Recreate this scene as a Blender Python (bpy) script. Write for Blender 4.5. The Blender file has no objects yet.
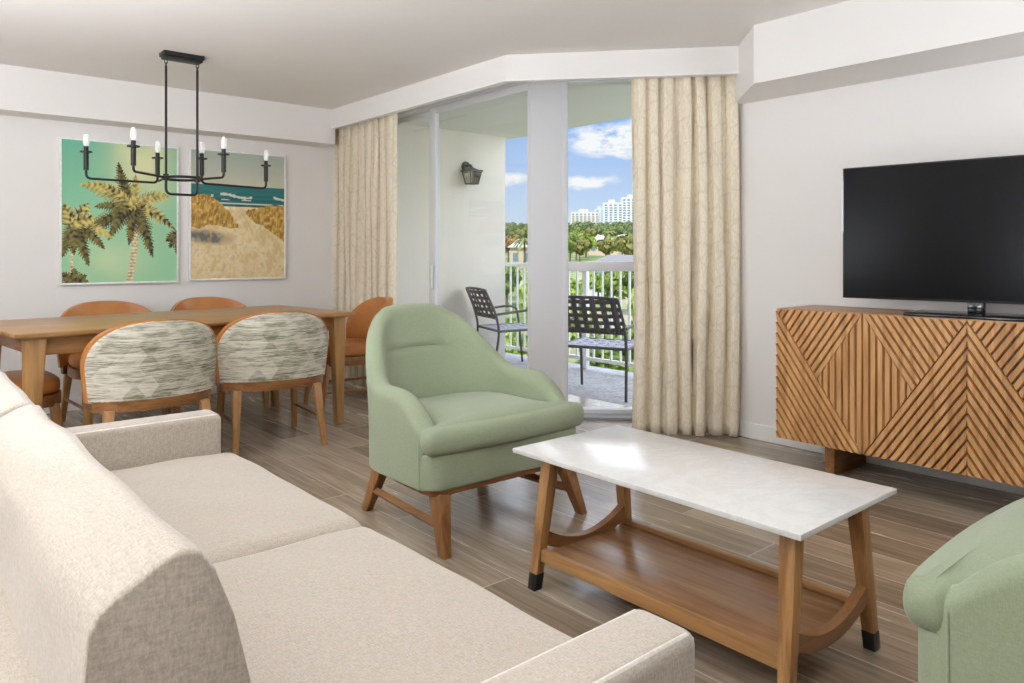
import bpy, bmesh, math, random
import numpy as np
from math import sin, cos, pi, radians, sqrt, atan2
from mathutils import Vector, Matrix

random.seed(7)
SC = bpy.context.scene
COL = SC.collection

# ------------------------------------------------------------------ helpers
class MB:
    """collects shapes, then becomes ONE mesh object"""
    def __init__(s):
        s.v = []; s.f = []; s.m = []; s.uv = None
    def add(s, vs, fs, mi=0):
        b = len(s.v)
        s.v += [tuple(p) for p in vs]
        s.f += [tuple(b + i for i in f) for f in fs]
        s.m += [mi] * len(fs)
        return s
    def box(s, x0, x1, y0, y1, z0, z1, bev=0.0, mi=0, seg=2, M=None):
        bm = bmesh.new()
        bmesh.ops.create_cube(bm, size=1)
        for v in bm.verts:
            v.co = Vector(((x0 + x1) / 2 + v.co.x * (x1 - x0), (y0 + y1) / 2 + v.co.y * (y1 - y0), (z0 + z1) / 2 + v.co.z * (z1 - z0)))
        if bev > 0:
            bmesh.ops.bevel(bm, geom=bm.edges[:], offset=bev, segments=seg, profile=.5, affect='EDGES')
        s.bm(bm, mi, M); return s
    def bm(s, bm, mi=0, M=None):
        bm.verts.index_update()
        s.add([(M @ v.co if M else v.co) for v in bm.verts], [[v.index for v in f.verts] for f in bm.faces], mi)
        bm.free(); return s
    def tube(s, pts, r, n=8, mi=0, closed=False, cap=True):
        pts = [Vector(p) for p in pts]
        rs = r if isinstance(r, (list, tuple)) else [r] * len(pts)
        rings = []; up = None
        N = len(pts)
        for i, p in enumerate(pts):
            if closed: t = pts[(i + 1) % N] - pts[i - 1]
            else: t = pts[min(i + 1, N - 1)] - pts[max(i - 1, 0)]
            t.normalize()
            if up is None:
                up = Vector((0, 0, 1)) if abs(t.z) < .9 else Vector((1, 0, 0))
            a = t.cross(up)
            if a.length < 1e-6: a = t.orthogonal()
            a.normalize(); b = a.cross(t).normalized(); up = b
            rings.append([p + a * cos(2 * pi * k / n) * rs[i] + b * sin(2 * pi * k / n) * rs[i] for k in range(n)])
        vs = [q for rg in rings for q in rg]; fs = []
        for i in range(N if closed else N - 1):
            j = (i + 1) % N
            for k in range(n):
                l = (k + 1) % n
                fs.append((i * n + k, i * n + l, j * n + l, j * n + k))
        if cap and not closed:
            fs.append(tuple(range(n))[::-1]); fs.append(tuple((N - 1) * n + k for k in range(n)))
        return s.add(vs, fs, mi)
    def taper(s, p0, p1, w0, w1, d0=None, d1=None, bev=.004, mi=0, rot=0):
        """square leg from p0 (bottom) to p1 (top), horizontal end cuts"""
        d0 = d0 or w0; d1 = d1 or w1
        bm = bmesh.new(); vs = []
        c, sn = cos(rot), sin(rot)
        for p, w, d in ((p0, w0, d0), (p1, w1, d1)):
            for sx, sy in ((-1, -1), (1, -1), (1, 1), (-1, 1)):
                x, y = sx * w / 2, sy * d / 2
                vs.append(bm.verts.new((p[0] + x * c - y * sn, p[1] + x * sn + y * c, p[2])))
        bm.faces.new(vs[3::-1]); bm.faces.new(vs[4:])
        for k in range(4):
            l = (k + 1) % 4; bm.faces.new((vs[k], vs[l], vs[4 + l], vs[4 + k]))
        if bev: bmesh.ops.bevel(bm, geom=bm.edges[:], offset=bev, segments=2, profile=.5, affect='EDGES')
        s.bm(bm, mi); return s
    def prism(s, poly, z0, z1, bev=0, mi=0, seg=2, M=None):
        bm = bmesh.new()
        a = [bm.verts.new((x, y, z0)) for x, y in poly]; b = [bm.verts.new((x, y, z1)) for x, y in poly]
        bm.faces.new(a[::-1]); bm.faces.new(b); n = len(poly)
        for k in range(n):
            l = (k + 1) % n; bm.faces.new((a[k], a[l], b[l], b[k]))
        bmesh.ops.recalc_face_normals(bm, faces=bm.faces[:])
        if bev:
            es = [e for e in bm.edges if abs(e.verts[0].co.z - e.verts[1].co.z) < 1e-6]
            bmesh.ops.bevel(bm, geom=es, offset=bev, segments=seg, profile=.5, affect='EDGES')
        s.bm(bm, mi, M); return s
    def cyl(s, c, r, z0, z1, n=20, mi=0, r1=None):
        r1 = r if r1 is None else r1
        return s.tube([(c[0], c[1], z0), (c[0], c[1], z1)], [r, r1], n, mi)
    def build(s, name, mat, parent=None, smooth=35, loc=None, rotz=0):
        me = bpy.data.meshes.new(name)
        me.from_pydata(s.v, [], s.f)
        mats = mat if isinstance(mat, (list, tuple)) else [mat]
        for m in mats: me.materials.append(m)
        me.polygons.foreach_set('material_index', s.m)
        me.validate(); me.update()
        bm = bmesh.new(); bm.from_mesh(me)
        bmesh.ops.recalc_face_normals(bm, faces=bm.faces[:]) if len(bm.faces) < 60000 else None
        bm.to_mesh(me); bm.free()
        if smooth:
            me.shade_smooth(); me.set_sharp_from_angle(angle=radians(smooth))
        o = bpy.data.objects.new(name, me); COL.objects.link(o)
        if parent: o.parent = parent
        if loc: o.location = loc
        o.rotation_euler.z = rotz
        return o

def subsurf(o, lv=2):
    m = o.modifiers.new('sub', 'SUBSURF'); m.levels = lv; m.render_levels = lv; return o

def tag(o, label=None, cat=None, group=None, kind=None):
    if label: o['label'] = label
    if cat: o['category'] = cat
    if group: o['group'] = group
    if kind: o['kind'] = kind
    return o

def thing(name, label, cat, loc=(0, 0, 0), rotz=0, group=None):
    o = bpy.data.objects.new(name, None); COL.objects.link(o)
    o.empty_display_size = .1
    o.location = loc; o.rotation_euler = (0, 0, rotz)
    return tag(o, label, cat, group)

def dup(src, loc, rotz, label=None, group=None, scale=None):
    def cp(o, parent):
        c = o.copy(); COL.objects.link(c)
        if parent: c.parent = parent
        for ch in list(o.children): cp(ch, c)
        return c
    r = cp(src, None); r.location = loc; r.rotation_euler = (0, 0, rotz)
    if label: r['label'] = label
    if group: r['group'] = group
    if scale: r.scale = (scale,) * 3 if not isinstance(scale, tuple) else scale
    return r

def struct(o, label=None):
    o['kind'] = 'structure'
    if label: o['label'] = label
    return o

# ------------------------------------------------------------------ materials
def srgb(r, g, b):
    f = lambda c: (c / 255 / 12.92) if c / 255 <= .04045 else ((c / 255 + .055) / 1.055) ** 2.4
    return (f(r), f(g), f(b), 1)

class NT:
    def __init__(s, name):
        s.mat = bpy.data.materials.new(name); s.mat.use_nodes = True
        s.t = s.mat.node_tree; s.n = s.t.nodes; s.l = s.t.links
        s.b = s.n['Principled BSDF']; s.out = s.n['Material Output']
        s._co = None
    def new(s, t, **k):
        n = s.n.new(t)
        for a, v in k.items():
            if a.startswith('i_'): n.inputs[a[2:]].default_value = v
            else: setattr(n, a, v)
        return n
    def link(s, a, b): s.l.new(a, b)
    def co(s):
        if not s._co: s._co = s.new('ShaderNodeTexCoord').outputs['Object']
        return s._co
    def mapping(s, scale=(1, 1, 1), rot=(0, 0, 0), loc=(0, 0, 0), src=None):
        m = s.new('ShaderNodeMapping')
        m.inputs['Scale'].default_value = scale; m.inputs['Rotation'].default_value = rot; m.inputs['Location'].default_value = loc
        s.link(src or s.co(), m.inputs['Vector']); return m.outputs['Vector']
    def noise(s, vec, scale=5, detail=4, rough=.55, dist=0):
        n = s.new('ShaderNodeTexNoise'); s.link(vec, n.inputs['Vector'])
        n.inputs['Scale'].default_value = scale; n.inputs['Detail'].default_value = detail
        n.inputs['Roughness'].default_value = rough; n.inputs['Distortion'].default_value = dist
        return n.outputs['Fac']
    def ramp(s, fac, stops, interp='LINEAR'):
        r = s.new('ShaderNodeValToRGB'); r.color_ramp.interpolation = interp
        e = r.color_ramp.elements
        while len(e) < len(stops): e.new(.5)
        for i, (p, c) in enumerate(stops): e[i].position = p; e[i].color = c
        s.link(fac, r.inputs['Fac']); return r.outputs['Color']
    def mix(s, fac, a, b, blend='MIX'):
        m = s.new('ShaderNodeMix', data_type='RGBA', blend_type=blend)
        for key, val in (('Factor', fac), ('A', a), ('B', b)):
            sock = [i for i in m.inputs if i.name == key and (i.type == 'RGBA' or key == 'Factor' and i.type == 'VALUE')][0]
            if hasattr(val, 'links'): s.link(val, sock)
            else: sock.default_value = val
        return [o for o in m.outputs if o.type == 'RGBA'][0]
    def math(s, op, a, b=None, c=None):
        m = s.new('ShaderNodeMath', operation=op)
        for i, v in enumerate((a, b, c)):
            if v is None: continue
            if hasattr(v, 'links'): s.link(v, m.inputs[i])
            else: m.inputs[i].default_value = v
        return m.outputs[0]
    def bump(s, h, strength=.2, dist=.01):
        b = s.new('ShaderNodeBump'); b.inputs['Strength'].default_value = strength; b.inputs['Distance'].default_value = dist
        s.link(h, b.inputs['Height']); s.link(b.outputs['Normal'], s.b.inputs['Normal'])
    def set(s, color=None, rough=None, metal=None, spec=None, sheen=None, coat=None):
        if color is not None:
            if hasattr(color, 'links'): s.link(color, s.b.inputs['Base Color'])
            else: s.b.inputs['Base Color'].default_value = color
        if rough is not None:
            if hasattr(rough, 'links'): s.link(rough, s.b.inputs['Roughness'])
            else: s.b.inputs['Roughness'].default_value = rough
        if metal is not None: s.b.inputs['Metallic'].default_value = metal
        if spec is not None: s.b.inputs['Specular IOR Level'].default_value = spec
        if sheen is not None:
            s.b.inputs['Sheen Weight'].default_value = sheen; s.b.inputs['Sheen Roughness'].default_value = .5
        if coat is not None: s.b.inputs['Coat Weight'].default_value = coat
        return s.mat

def paint(name, c, rough=.6, bump=.08, scale=60, var=.03):
    t = NT(name)
    n = t.noise(t.co(), scale, 3)
    a = tuple(x * (1 - var) for x in c[:3]) + (1,); b = tuple(min(1, x * (1 + var)) for x in c[:3]) + (1,)
    big = t.noise(t.co(), 1.3, 2)
    t.set(t.ramp(big, [(.3, a), (.7, b)]), rough, spec=.3)
    if bump: t.bump(n, bump, .004)
    return t.mat

def wood(name, light, mid, dark, axis='x', rough=.38, scale=1.0, contrast=1.0):
    t = NT(name)
    st = {'x': (1.2, 16, 16), 'y': (16, 1.2, 16), 'z': (16, 16, 1.2)}[axis]
    v = t.mapping(tuple(q * scale for q in st))
    n1 = t.noise(v, 1.6, 5, .6, .6)
    v2 = t.mapping(tuple(q * scale * (7 if q > 2 else 2.5) for q in st))
    n2 = t.noise(v2, 1.5, 3, .6)
    c1 = t.ramp(n1, [(.3, dark), (.5, mid), (.7, light)])
    c = t.mix(.35 * contrast, c1, t.ramp(n2, [(.35, tuple(q * .45 for q in dark[:3]) + (1,)), (.6, light)]), 'MULTIPLY')
    t.set(c, rough, spec=.4)
    t.bump(n2, .08, .003)
    return t.mat

def fabric(name, c, c2, scale=260, bump=.35, rough=.9, sheen=.3, var=.12, cross=True):
    t = NT(name)
    va = t.mapping((scale, scale * .12, scale * .5)); vb = t.mapping((scale * .12, scale, scale * .5)); vc = t.mapping((scale * .5, scale * .5, scale * .12))
    a = t.noise(va, 1, 2); b = t.noise(vb, 1, 2); d = t.noise(vc, 1, 2)
    w = t.math('ADD', t.math('ADD', a, b), d)
    w = t.math('DIVIDE', w, 3.0)
    big = t.noise(t.co(), 3, 3)
    f = t.math('ADD', t.math('MULTIPLY', w, 1 - var), t.math('MULTIPLY', big, var))
    t.set(t.ramp(f, [(.38, c2), (.6, c)]), rough, spec=.15, sheen=sheen)
    t.bump(w, bump, .002)
    return t.mat

M = {}
M['wall'] = paint('wall_paint', srgb(232, 229, 225), .65, .05, 90, .012)
M['ceil'] = paint('ceiling_paint', srgb(232, 229, 224), .8, .35, 120, .012)
M['trim'] = paint('white_trim', srgb(240, 239, 237), .4, 0, 60, .01)
M['frame'] = paint('window_frame_white', srgb(220, 221, 223), .35, 0, 60, .01)
M['stucco'] = paint('stucco', srgb(236, 230, 219), .9, .5, 60, .03)
M['stucco_ceil'] = paint('stucco_ceiling', srgb(232, 230, 226), .9, .3, 60, .02)

def floor_mat():
    t = NT('wood_look_tile')
    v = t.mapping((1, 1, 1), (0, 0, pi / 2), (.35, .07, 0))
    br = t.new('ShaderNodeTexBrick'); t.link(v, br.inputs['Vector'])
    br.offset = .37; br.offset_frequency = 2
    for k, q in (('Scale', 1), ('Mortar Size', .003), ('Mortar Smooth', .2), ('Bias', 0), ('Brick Width', 1.2), ('Row Height', .198)): br.inputs[k].default_value = q
    br.inputs['Color1'].default_value = (0, 0, 0, 1); br.inputs['Color2'].default_value = (1, 1, 1, 1); br.inputs['Mortar'].default_value = (.5, .5, .5, 1)
    gs = t.new('ShaderNodeSeparateColor'); t.link(br.outputs['Color'], gs.inputs[0]); tone = gs.outputs[0]
    vo = t.new('ShaderNodeVectorMath', operation='ADD'); t.link(t.co(), vo.inputs[0])
    cx = t.new('ShaderNodeCombineXYZ'); t.link(t.math('MULTIPLY', tone, 9.0), cx.inputs[0]); t.link(t.math('MULTIPLY', tone, 31.0), cx.inputs[1]); t.link(cx.outputs[0], vo.inputs[1])
    g1 = t.noise(t.mapping((9, .9, 9), src=vo.outputs[0]), 1.3, 6, .6, 1.2)
    g2 = t.noise(t.mapping((60, 3, 60), src=vo.outputs[0]), 1, 3)
    f = t.math('ADD', t.math('MULTIPLY', g1, .70), t.math('MULTIPLY', tone, .28))
    c = t.ramp(f, [(.22, srgb(118, 102, 84)), (.42, srgb(149, 132, 112)), (.6, srgb(170, 154, 134)), (.8, srgb(190, 175, 156))])
    c = t.mix(.3, c, t.ramp(g2, [(.35, srgb(120, 105, 95)), (.6, (1, 1, 1, 1))]), 'MULTIPLY')
    c = t.mix(br.outputs['Fac'], c, srgb(190, 178, 164))
    t.set(c, t.math('ADD', t.math('MULTIPLY', g1, .16), .17), spec=.9)
    h = t.math('SUBTRACT', t.math('MULTIPLY', g2, .25), br.outputs['Fac'])
    t.bump(h, .25, .003)
    return t.mat
M['floor'] = floor_mat()

OAK = (srgb(204, 164, 112), srgb(184, 141, 91), srgb(150, 109, 66))
for ax in 'xyz': M['oak_' + ax] = wood('oak_' + ax, *OAK, axis=ax)
WAL = (srgb(180, 134, 86), srgb(156, 110, 66), srgb(118, 80, 46))
for ax in 'xyz': M['wal_' + ax] = wood('warm_wood_' + ax, *WAL, axis=ax)
TBL = (srgb(196, 156, 104), srgb(180, 139, 88), srgb(152, 114, 70))
for ax in 'xyz': M['tbl_' + ax] = wood('table_wood_' + ax, *TBL, axis=ax, contrast=.6, rough=.32)
M['shelf'] = wood('shelf_wood', srgb(186, 148, 112), srgb(168, 128, 93), srgb(138, 102, 72), 'y', .25)
SB = (srgb(230, 186, 130), srgb(212, 164, 108), srgb(168, 122, 74))
M['rib'] = wood('ribbed_wood', *SB, axis='z', rough=.45, contrast=.7)
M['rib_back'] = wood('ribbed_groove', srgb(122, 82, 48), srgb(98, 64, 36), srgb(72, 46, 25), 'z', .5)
M['sb_top'] = wood('sideboard_top', srgb(204, 166, 124), srgb(188, 148, 106), srgb(160, 120, 82), 'y', .4)

M['sofa'] = fabric('sofa_linen', srgb(189, 179, 166), srgb(162, 151, 136), 620, .35, var=.05)
M['piping'] = fabric('sofa_piping', srgb(224, 218, 208), srgb(200, 192, 180), 300, .2)
M['sage'] = fabric('sage_fabric', srgb(158, 168, 140), srgb(142, 153, 125), 700, .15, .85, .25, .2)
M['sage_dark'] = fabric('sage_seam', srgb(112, 128, 102), srgb(96, 112, 88), 420, .2)

def leather(name, a, b):
    t = NT(name)
    t.set(t.ramp(t.noise(t.co(), 6, 4), [(.3, b), (.7, a)]), .38, spec=.45)
    t.bump(t.noise(t.co(), 180, 3), .12, .002); return t.mat
M['tan'] = leather('tan_leather', srgb(196, 132, 70), srgb(176, 112, 54))

def ikat():
    t = NT('ikat_fabric')
    sx = t.new('ShaderNodeSeparateXYZ'); t.link(t.co(), sx.inputs[0])
    x, z = sx.outputs[0], sx.outputs[2]
    # hexagon cells (two offset grids) give each cell its own tone
    W, H = .125, .105
    def cell(ox, oz):
        u = t.math('DIVIDE', t.math('ADD', x, ox), W); w = t.math('DIVIDE', t.math('ADD', z, oz), H)
        fu = t.math('FLOOR', u); fw_ = t.math('FLOOR', w)
        du = t.math('ABSOLUTE', t.math('SUBTRACT', t.math('SUBTRACT', u, fu), .5)); dw = t.math('ABSOLUTE', t.math('SUBTRACT', t.math('SUBTRACT', w, fw_), .5))
        d = t.math('ADD', du, t.math('MULTIPLY', dw, .62))
        hsh = t.math('FRACT', t.math('MULTIPLY', t.math('SINE', t.math('ADD', t.math('MULTIPLY', fu, 12.99), t.math('MULTIPLY', fw_, 78.2))), 437.5))
        return d, hsh
    d1, h1 = cell(0, 0); d2, h2 = cell(W / 2, H / 2)
    pick = t.math('LESS_THAN', d1, d2)
    wn = t.new('ShaderNodeTexWhiteNoise'); wn.noise_dimensions = '3D'
    def ids(o): return t.math('FLOOR', t.math('DIVIDE', t.math('ADD', x, o * W / 2), W)), t.math('FLOOR', t.math('DIVIDE', t.math('ADD', z, o * H / 2), H))
    a1, b1 = ids(0); a2, b2 = ids(1); cmb = t.new('ShaderNodeCombineXYZ')
    np_ = t.math('SUBTRACT', 1.0, pick)
    t.link(t.math('ADD', t.math('MULTIPLY', a1, pick), t.math('MULTIPLY', t.math('ADD', a2, .37), np_)), cmb.inputs[0])
    t.link(t.math('ADD', t.math('MULTIPLY', b1, pick), t.math('MULTIPLY', t.math('ADD', b2, .37), np_)), cmb.inputs[1]); t.link(pick, cmb.inputs[2])
    t.link(cmb.outputs[0], wn.inputs['Vector']); hs = wn.outputs['Value']
    st = t.noise(t.mapping((14, 14, 230)), 1, 4, .7)
    st2 = t.noise(t.mapping((5, 5, 70), loc=(3, 1, 2)), 1, 3, .6)
    f = t.math('ADD', t.math('ADD', t.math('MULTIPLY', st, .62), t.math('MULTIPLY', st2, .42)), t.math('MULTIPLY', hs, .10))
    t.set(t.ramp(f, [(.43, srgb(118, 116, 98)), (.52, srgb(164, 161, 142)), (.60, srgb(208, 204, 188)), (.72, srgb(226, 222, 208))]), .9, spec=.15)
    t.bump(st, .15, .002)
    return t.mat
M['ikat'] = ikat()

def curtain_mat():
    t = NT('curtain_fabric')
    vo = t.new('ShaderNodeTexVoronoi', feature='DISTANCE_TO_EDGE')
    tex = t.new('ShaderNodeTexCoord')
    m = t.new('ShaderNodeMapping'); m.inputs['Scale'].default_value = (9, 7, 1); t.link(tex.outputs['UV'], m.inputs['Vector'])
    dis = t.noise(m.outputs[0], .8, 2)
    va = t.new('ShaderNodeVectorMath', operation='MULTIPLY_ADD'); t.link(dis, va.inputs[0]); va.inputs[1].default_value = (.6, .6, 0); t.link(m.outputs[0], va.inputs[2])
    t.link(va.outputs[0], vo.inputs['Vector']); vo.inputs['Scale'].default_value = 1
    line = t.ramp(vo.outputs['Distance'], [(.02, (1, 1, 1, 1)), (.06, (0, 0, 0, 1))])
    wv = t.noise(t.mapping((220, 220, 40)), 1, 2)
    base = t.ramp(wv, [(.35, srgb(224, 211, 187)), (.65, srgb(240, 230, 210))])
    c = t.mix(t.math('MULTIPLY', line, .16), base, srgb(170, 150, 120))
    t.set(c, .85, spec=.15, sheen=.2)
    t.bump(wv, .15, .002)
    return t.mat
M['curtain'] = curtain_mat()

def quartz():
    t = NT('white_quartz')
    n = t.noise(t.mapping((1.5, 1.5, 1.5)), 3, 6, .65, 1.5)
    s = t.noise(t.co(), 120, 2)
    c = t.mix(.25, t.ramp(n, [(.42, srgb(218, 216, 213)), (.5, srgb(212, 210, 206)), (.56, srgb(218, 217, 214))]), t.ramp(s, [(.4, srgb(232, 230, 226)), (.6, (.95, .95, .95, 1))]), 'MULTIPLY')
    t.set(c, .18, spec=.45); return t.mat
M['quartz'] = quartz()

def simple(name, c, rough=.4, metal=0, spec=.5, scale=30, var=.06):
    t = NT(name)
    a = tuple(x * (1 - var) for x in c[:3]) + (1,); b = tuple(min(1, x * (1 + var)) for x in c[:3]) + (1,)
    t.set(t.ramp(t.noise(t.co(), scale, 3), [(.35, a), (.65, b)]), rough, metal, spec); return t.mat
M['black'] = simple('black_metal', srgb(38, 37, 36), .45, .3)
M['ferrule'] = simple('black_ferrule', srgb(28, 26, 25), .4)
M['tv_frame'] = simple('tv_bezel', srgb(16, 16, 17), .3)
M['tv_screen'] = simple('tv_screen', srgb(17, 17, 18), .22, 0, .08, 3, .05)
M['tv_base'] = simple('tv_base_gloss', srgb(14, 14, 15), .12)
M['silver'] = simple('silver_edge', srgb(150, 152, 156), .3, .8)
M['pic_frame'] = simple('picture_frame_white', srgb(240, 240, 238), .35)
M['patio'] = simple('patio_frame_grey', srgb(88, 84, 82), .45, .2)
M['strap'] = simple('patio_strap_dark', srgb(86, 80, 80), .6)
M['strap_seat'] = simple('patio_strap_seat', srgb(186, 186, 206), .5)
M['rail'] = simple('railing_white', srgb(236, 236, 234), .4)
M['lantern'] = simple('lantern_bronze', srgb(70, 68, 66), .5, .4)
M['rod'] = simple('curtain_track', srgb(90, 76, 60), .5)

def patio_floor():
    t = NT('balcony_floor'); n = t.noise(t.co(), 5, 6, .65)
    n2 = t.noise(t.co(), 40, 3)
    t.set(t.mix(.5, t.ramp(n, [(.35, srgb(150, 149, 154)), (.65, srgb(196, 195, 200))]), t.ramp(n2, [(.4, srgb(150, 150, 155)), (.6, srgb(200, 200, 204))])), .8); return t.mat
M['patio_floor'] = patio_floor()

def glass(name, tint=(.98, .99, .985, 1), refl=.5):
    t = NT(name)
    tr = t.new('ShaderNodeBsdfTransparent'); tr.inputs[0].default_value = tint
    gl = t.new('ShaderNodeBsdfGlossy'); gl.inputs['Roughness'].default_value = .02
    fr = t.new('ShaderNodeFresnel'); fr.inputs['IOR'].default_value = 1.35
    mx = t.new('ShaderNodeMixShader'); t.link(t.math('MULTIPLY', fr.outputs[0], refl), mx.inputs[0]); t.link(tr.outputs[0], mx.inputs[1]); t.link(gl.outputs[0], mx.inputs[2])
    t.link(mx.outputs[0], t.out.inputs['Surface']); return t.mat
M['glass'] = glass('window_glass', refl=.12)
def bulbmat():
    t = NT('bulb_frosted'); t.set(t.ramp(t.noise(t.co(), 40, 2), [(.3, srgb(240, 241, 242)), (.7, srgb(250, 250, 250))]), .15, spec=.5)
    t.b.inputs['Alpha'].default_value = .34
    t.b.inputs['Emission Color'].default_value = (1, .98, .95, 1); t.b.inputs['Emission Strength'].default_value = .25
    return t.mat
M['bulb'] = bulbmat()
M['lamp_glass'] = glass('lantern_glass', (.82, .8, .72, 1), 1)

def vcol(name, rough=.4):
    t = NT(name); a = t.new('ShaderNodeVertexColor'); a.layer_name = 'Col'
    t.set(a.outputs['Color'], rough, spec=.3); return t.mat
M['print'] = vcol('art_print', .35)

# ------------------------------------------------------------------ setting
CEIL = 2.40
XW = 4.134      # tv wall
YW = 6.20       # dining wall
XG = 3.56       # sliding door plane
H = 2.242       # underside of the window headers

o = MB().box(-1.6, 4.3, -2.0, 6.4, -.15, 0).build('floor', M['floor'], smooth=0); struct(o)
struct(MB().prism([(-1.6, -2.0), (4.4, -2.0), (4.4, 3.3), (XG + .09, 4.05), (XG + .09, 6.4), (-1.6, 6.4)], CEIL, CEIL + .25).build('ceiling', M['ceil'], smooth=0))
struct(MB().box(-1.6, XG + .1, YW, YW + .2, 0, CEIL).build('wall_dining', M['wall'], smooth=0))
struct(MB().box(XW, XW + .25, -2.0, 3.36, 0, CEIL).build('wall_tv', M['wall'], smooth=0))
struct(MB().box(-1.6, -1.4, -2.0, 6.4, 0, CEIL).build('wall_left', M['wall'], smooth=0))
struct(MB().box(-1.6, 4.3, -2.2, -2.0, 0, CEIL).build('wall_back', paint('taupe_absorber', srgb(126, 116, 106), .7, .05), smooth=0))  # unseen wall, made dark to cut light on the sofa's end face
# dropped soffits (ducts) along the dining wall and the tv wall
struct(MB().box(-1.4, 3.08, 5.955, YW + .01, 2.10, CEIL + .01).build('trim_1', M['wall'], smooth=0), 'dropped soffit along the dining wall')
struct(MB().prism([(3.685, -2.0), (XW + .01, -2.0), (XW + .01, 2.675), (3.685, 2.243)], 2.078, CEIL + .01).build('trim_2', M['wall'], smooth=0), 'dropped soffit above the television')
# window headers
t_ = .045
hd = MB()
hd.prism([(3.045, YW), (3.045, 3.60), (4.05, 2.449), (4.083, 2.478), (3.045 + t_, 3.60 + .02), (3.045 + t_, YW)], H, CEIL + .01)
struct(hd.build('trim_3', M['wall'], smooth=0), 'header across the balcony doors')
struct(MB().prism([(3.043, YW), (3.043, 3.599), (4.048, 2.448), (4.084, 2.480), (3.045 + t_ + .002, 3.621), (3.045 + t_ + .002, YW)], H - .008, H).build('trim_4', M['trim'], smooth=0), 'white lower edge of the header')
# corner post between the sliding door and the fixed window
struct(MB().prism([(XG - .03, 3.905), (3.735, 3.735), (3.80, 3.80), (3.62, 3.97), (XG - .03, 3.935)], 0, CEIL, .004).build('trim_5', M['frame'], smooth=30), 'wide white post between door and window')
struct(MB().box(XW - .012, XW + .002, -2.0, 2.60, 0, .095, .003).build('baseboard_tv', M['trim'], smooth=0))
struct(MB().box(-1.4, 3.4, YW - .012, YW + .002, 0, .095, .003).build('baseboard_dining', M['trim'], smooth=0))

# sliding door
door = bpy.data.objects.new('door_1', None); COL.objects.link(door); struct(door, 'white framed sliding glass balcony door')
def slab(x0, x1, y0, y1, z0, z1, b=.004): return MB().box(x0, x1, y0, y1, z0, z1, b)
m = MB().box(XG - .06, XG + .1, 3.93, YW, 2.355, CEIL, .003).box(XG - .06, XG + .1, 3.93, YW, -.01, .035, .003).box(XG - .06, XG + .1, YW - .06, YW, 0, CEIL, .003)
m.build('door_frame', M['frame'], door, 30)
def panel(xa, y0, y1, w0, w1, nm):
    f = MB().box(xa, xa + .04, y0, y0 + w0, .03, 2.36, .003).box(xa, xa + .04, y1 - w1, y1, .03, 2.36, .003)
    f.box(xa, xa + .04, y0 + w0, y1 - w1, 2.305, 2.36, .003).box(xa, xa + .04, y0 + w0, y1 - w1, .03, .12, .003)
    fo = f.build(nm, M['frame'], door, 30)
    MB().box(xa + .016, xa + .022, y0 + w0 - .01, y1 - w1 + .01, .11, 2.31).build('pane', M['glass'], fo, 0)
panel(XG - .022, 3.90, 5.17, .03, .085, 'sliding_panel')
panel(XG + .035, 5.17, YW - .05, .09, .05, 'fixed_panel')
MB().box(XG - .055, XG - .03, 5.10, 5.125, .85, 1.05, .006).build('handle', M['frame'], door, 30)

# fixed window at 45 degrees
win = bpy.data.objects.new('window_1', None); COL.objects.link(win); struct(win, 'fixed window with a low rail beside the curtain')
win.location = (3.735, 3.765, 0); win.rotation_euler.z = radians(-45)
m = MB().box(0, .58, -.03, .07, 2.35, CEIL, .003).box(0, .58, -.03, .07, -.01, .045, .003).box(-.02, .022, -.03, .07, 0, CEIL, .003).box(.54, .6, -.03, .07, 0, CEIL, .003)
m.build('window_frame', M['frame'], win, 30)
MB().box(.0, .58, -.02, .06, 1.018, 1.085, .004).build('window_rail', M['frame'], win, 30)
MB().box(.01, .57, .012, .018, .03, 2.36).build('pane', M['glass'], win, 0)
MB().box(-.05, .62, -.16, .0, -.005, .018, .003).build('sill', simple('aluminium_sill', srgb(160, 160, 162), .4, .3), win, 0)

# balcony shell
struct(MB().prism([(XG + .09, YW + .1), (XG + .09, 3.98), (3.78, 3.78), (4.12, 3.42), (4.12, 1.0), (5.62, 1.0), (5.62, 7.05), (5.28, 7.05), (5.28, YW + .3)], -.22, -.012).build('floor_balcony', M['patio_floor'], smooth=0))
struct(MB().box(XG + .05, 5.235, YW, YW + .25, -.02, 2.45).build('wall_balcony', M['stucco'], smooth=0))
struct(MB().prism([(XG + .09, YW + .3), (XG + .09, 3.98), (3.78, 3.78), (4.12, 3.42), (4.12, 1.0), (5.36, 1.0), (5.36, YW + .3)], 2.41, 2.65).build('ceiling_balcony', M['stucco_ceil'], smooth=0))

# ------------------------------------------------------------------ pictures (painted as vertex colours on the print mesh)
def vnoise(u, v, s, seed):
    rs = np.random.RandomState(seed); n = 64
    g = rs.rand(n, n); x = (u * s) % (n - 1); y = (v * s) % (n - 1)
    i = x.astype(int); j = y.astype(int); fx = x - i; fy = y - j
    fx = fx * fx * (3 - 2 * fx); fy = fy * fy * (3 - 2 * fy)
    return (g[i, j] * (1 - fx) + g[i + 1, j] * fx) * (1 - fy) + (g[i, j + 1] * (1 - fx) + g[i + 1, j + 1] * fx) * fy
def C(r, g, b): return np.array(srgb(r, g, b)[:3])
def lerp(a, b, t): return a + (b - a) * t[..., None]

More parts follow.
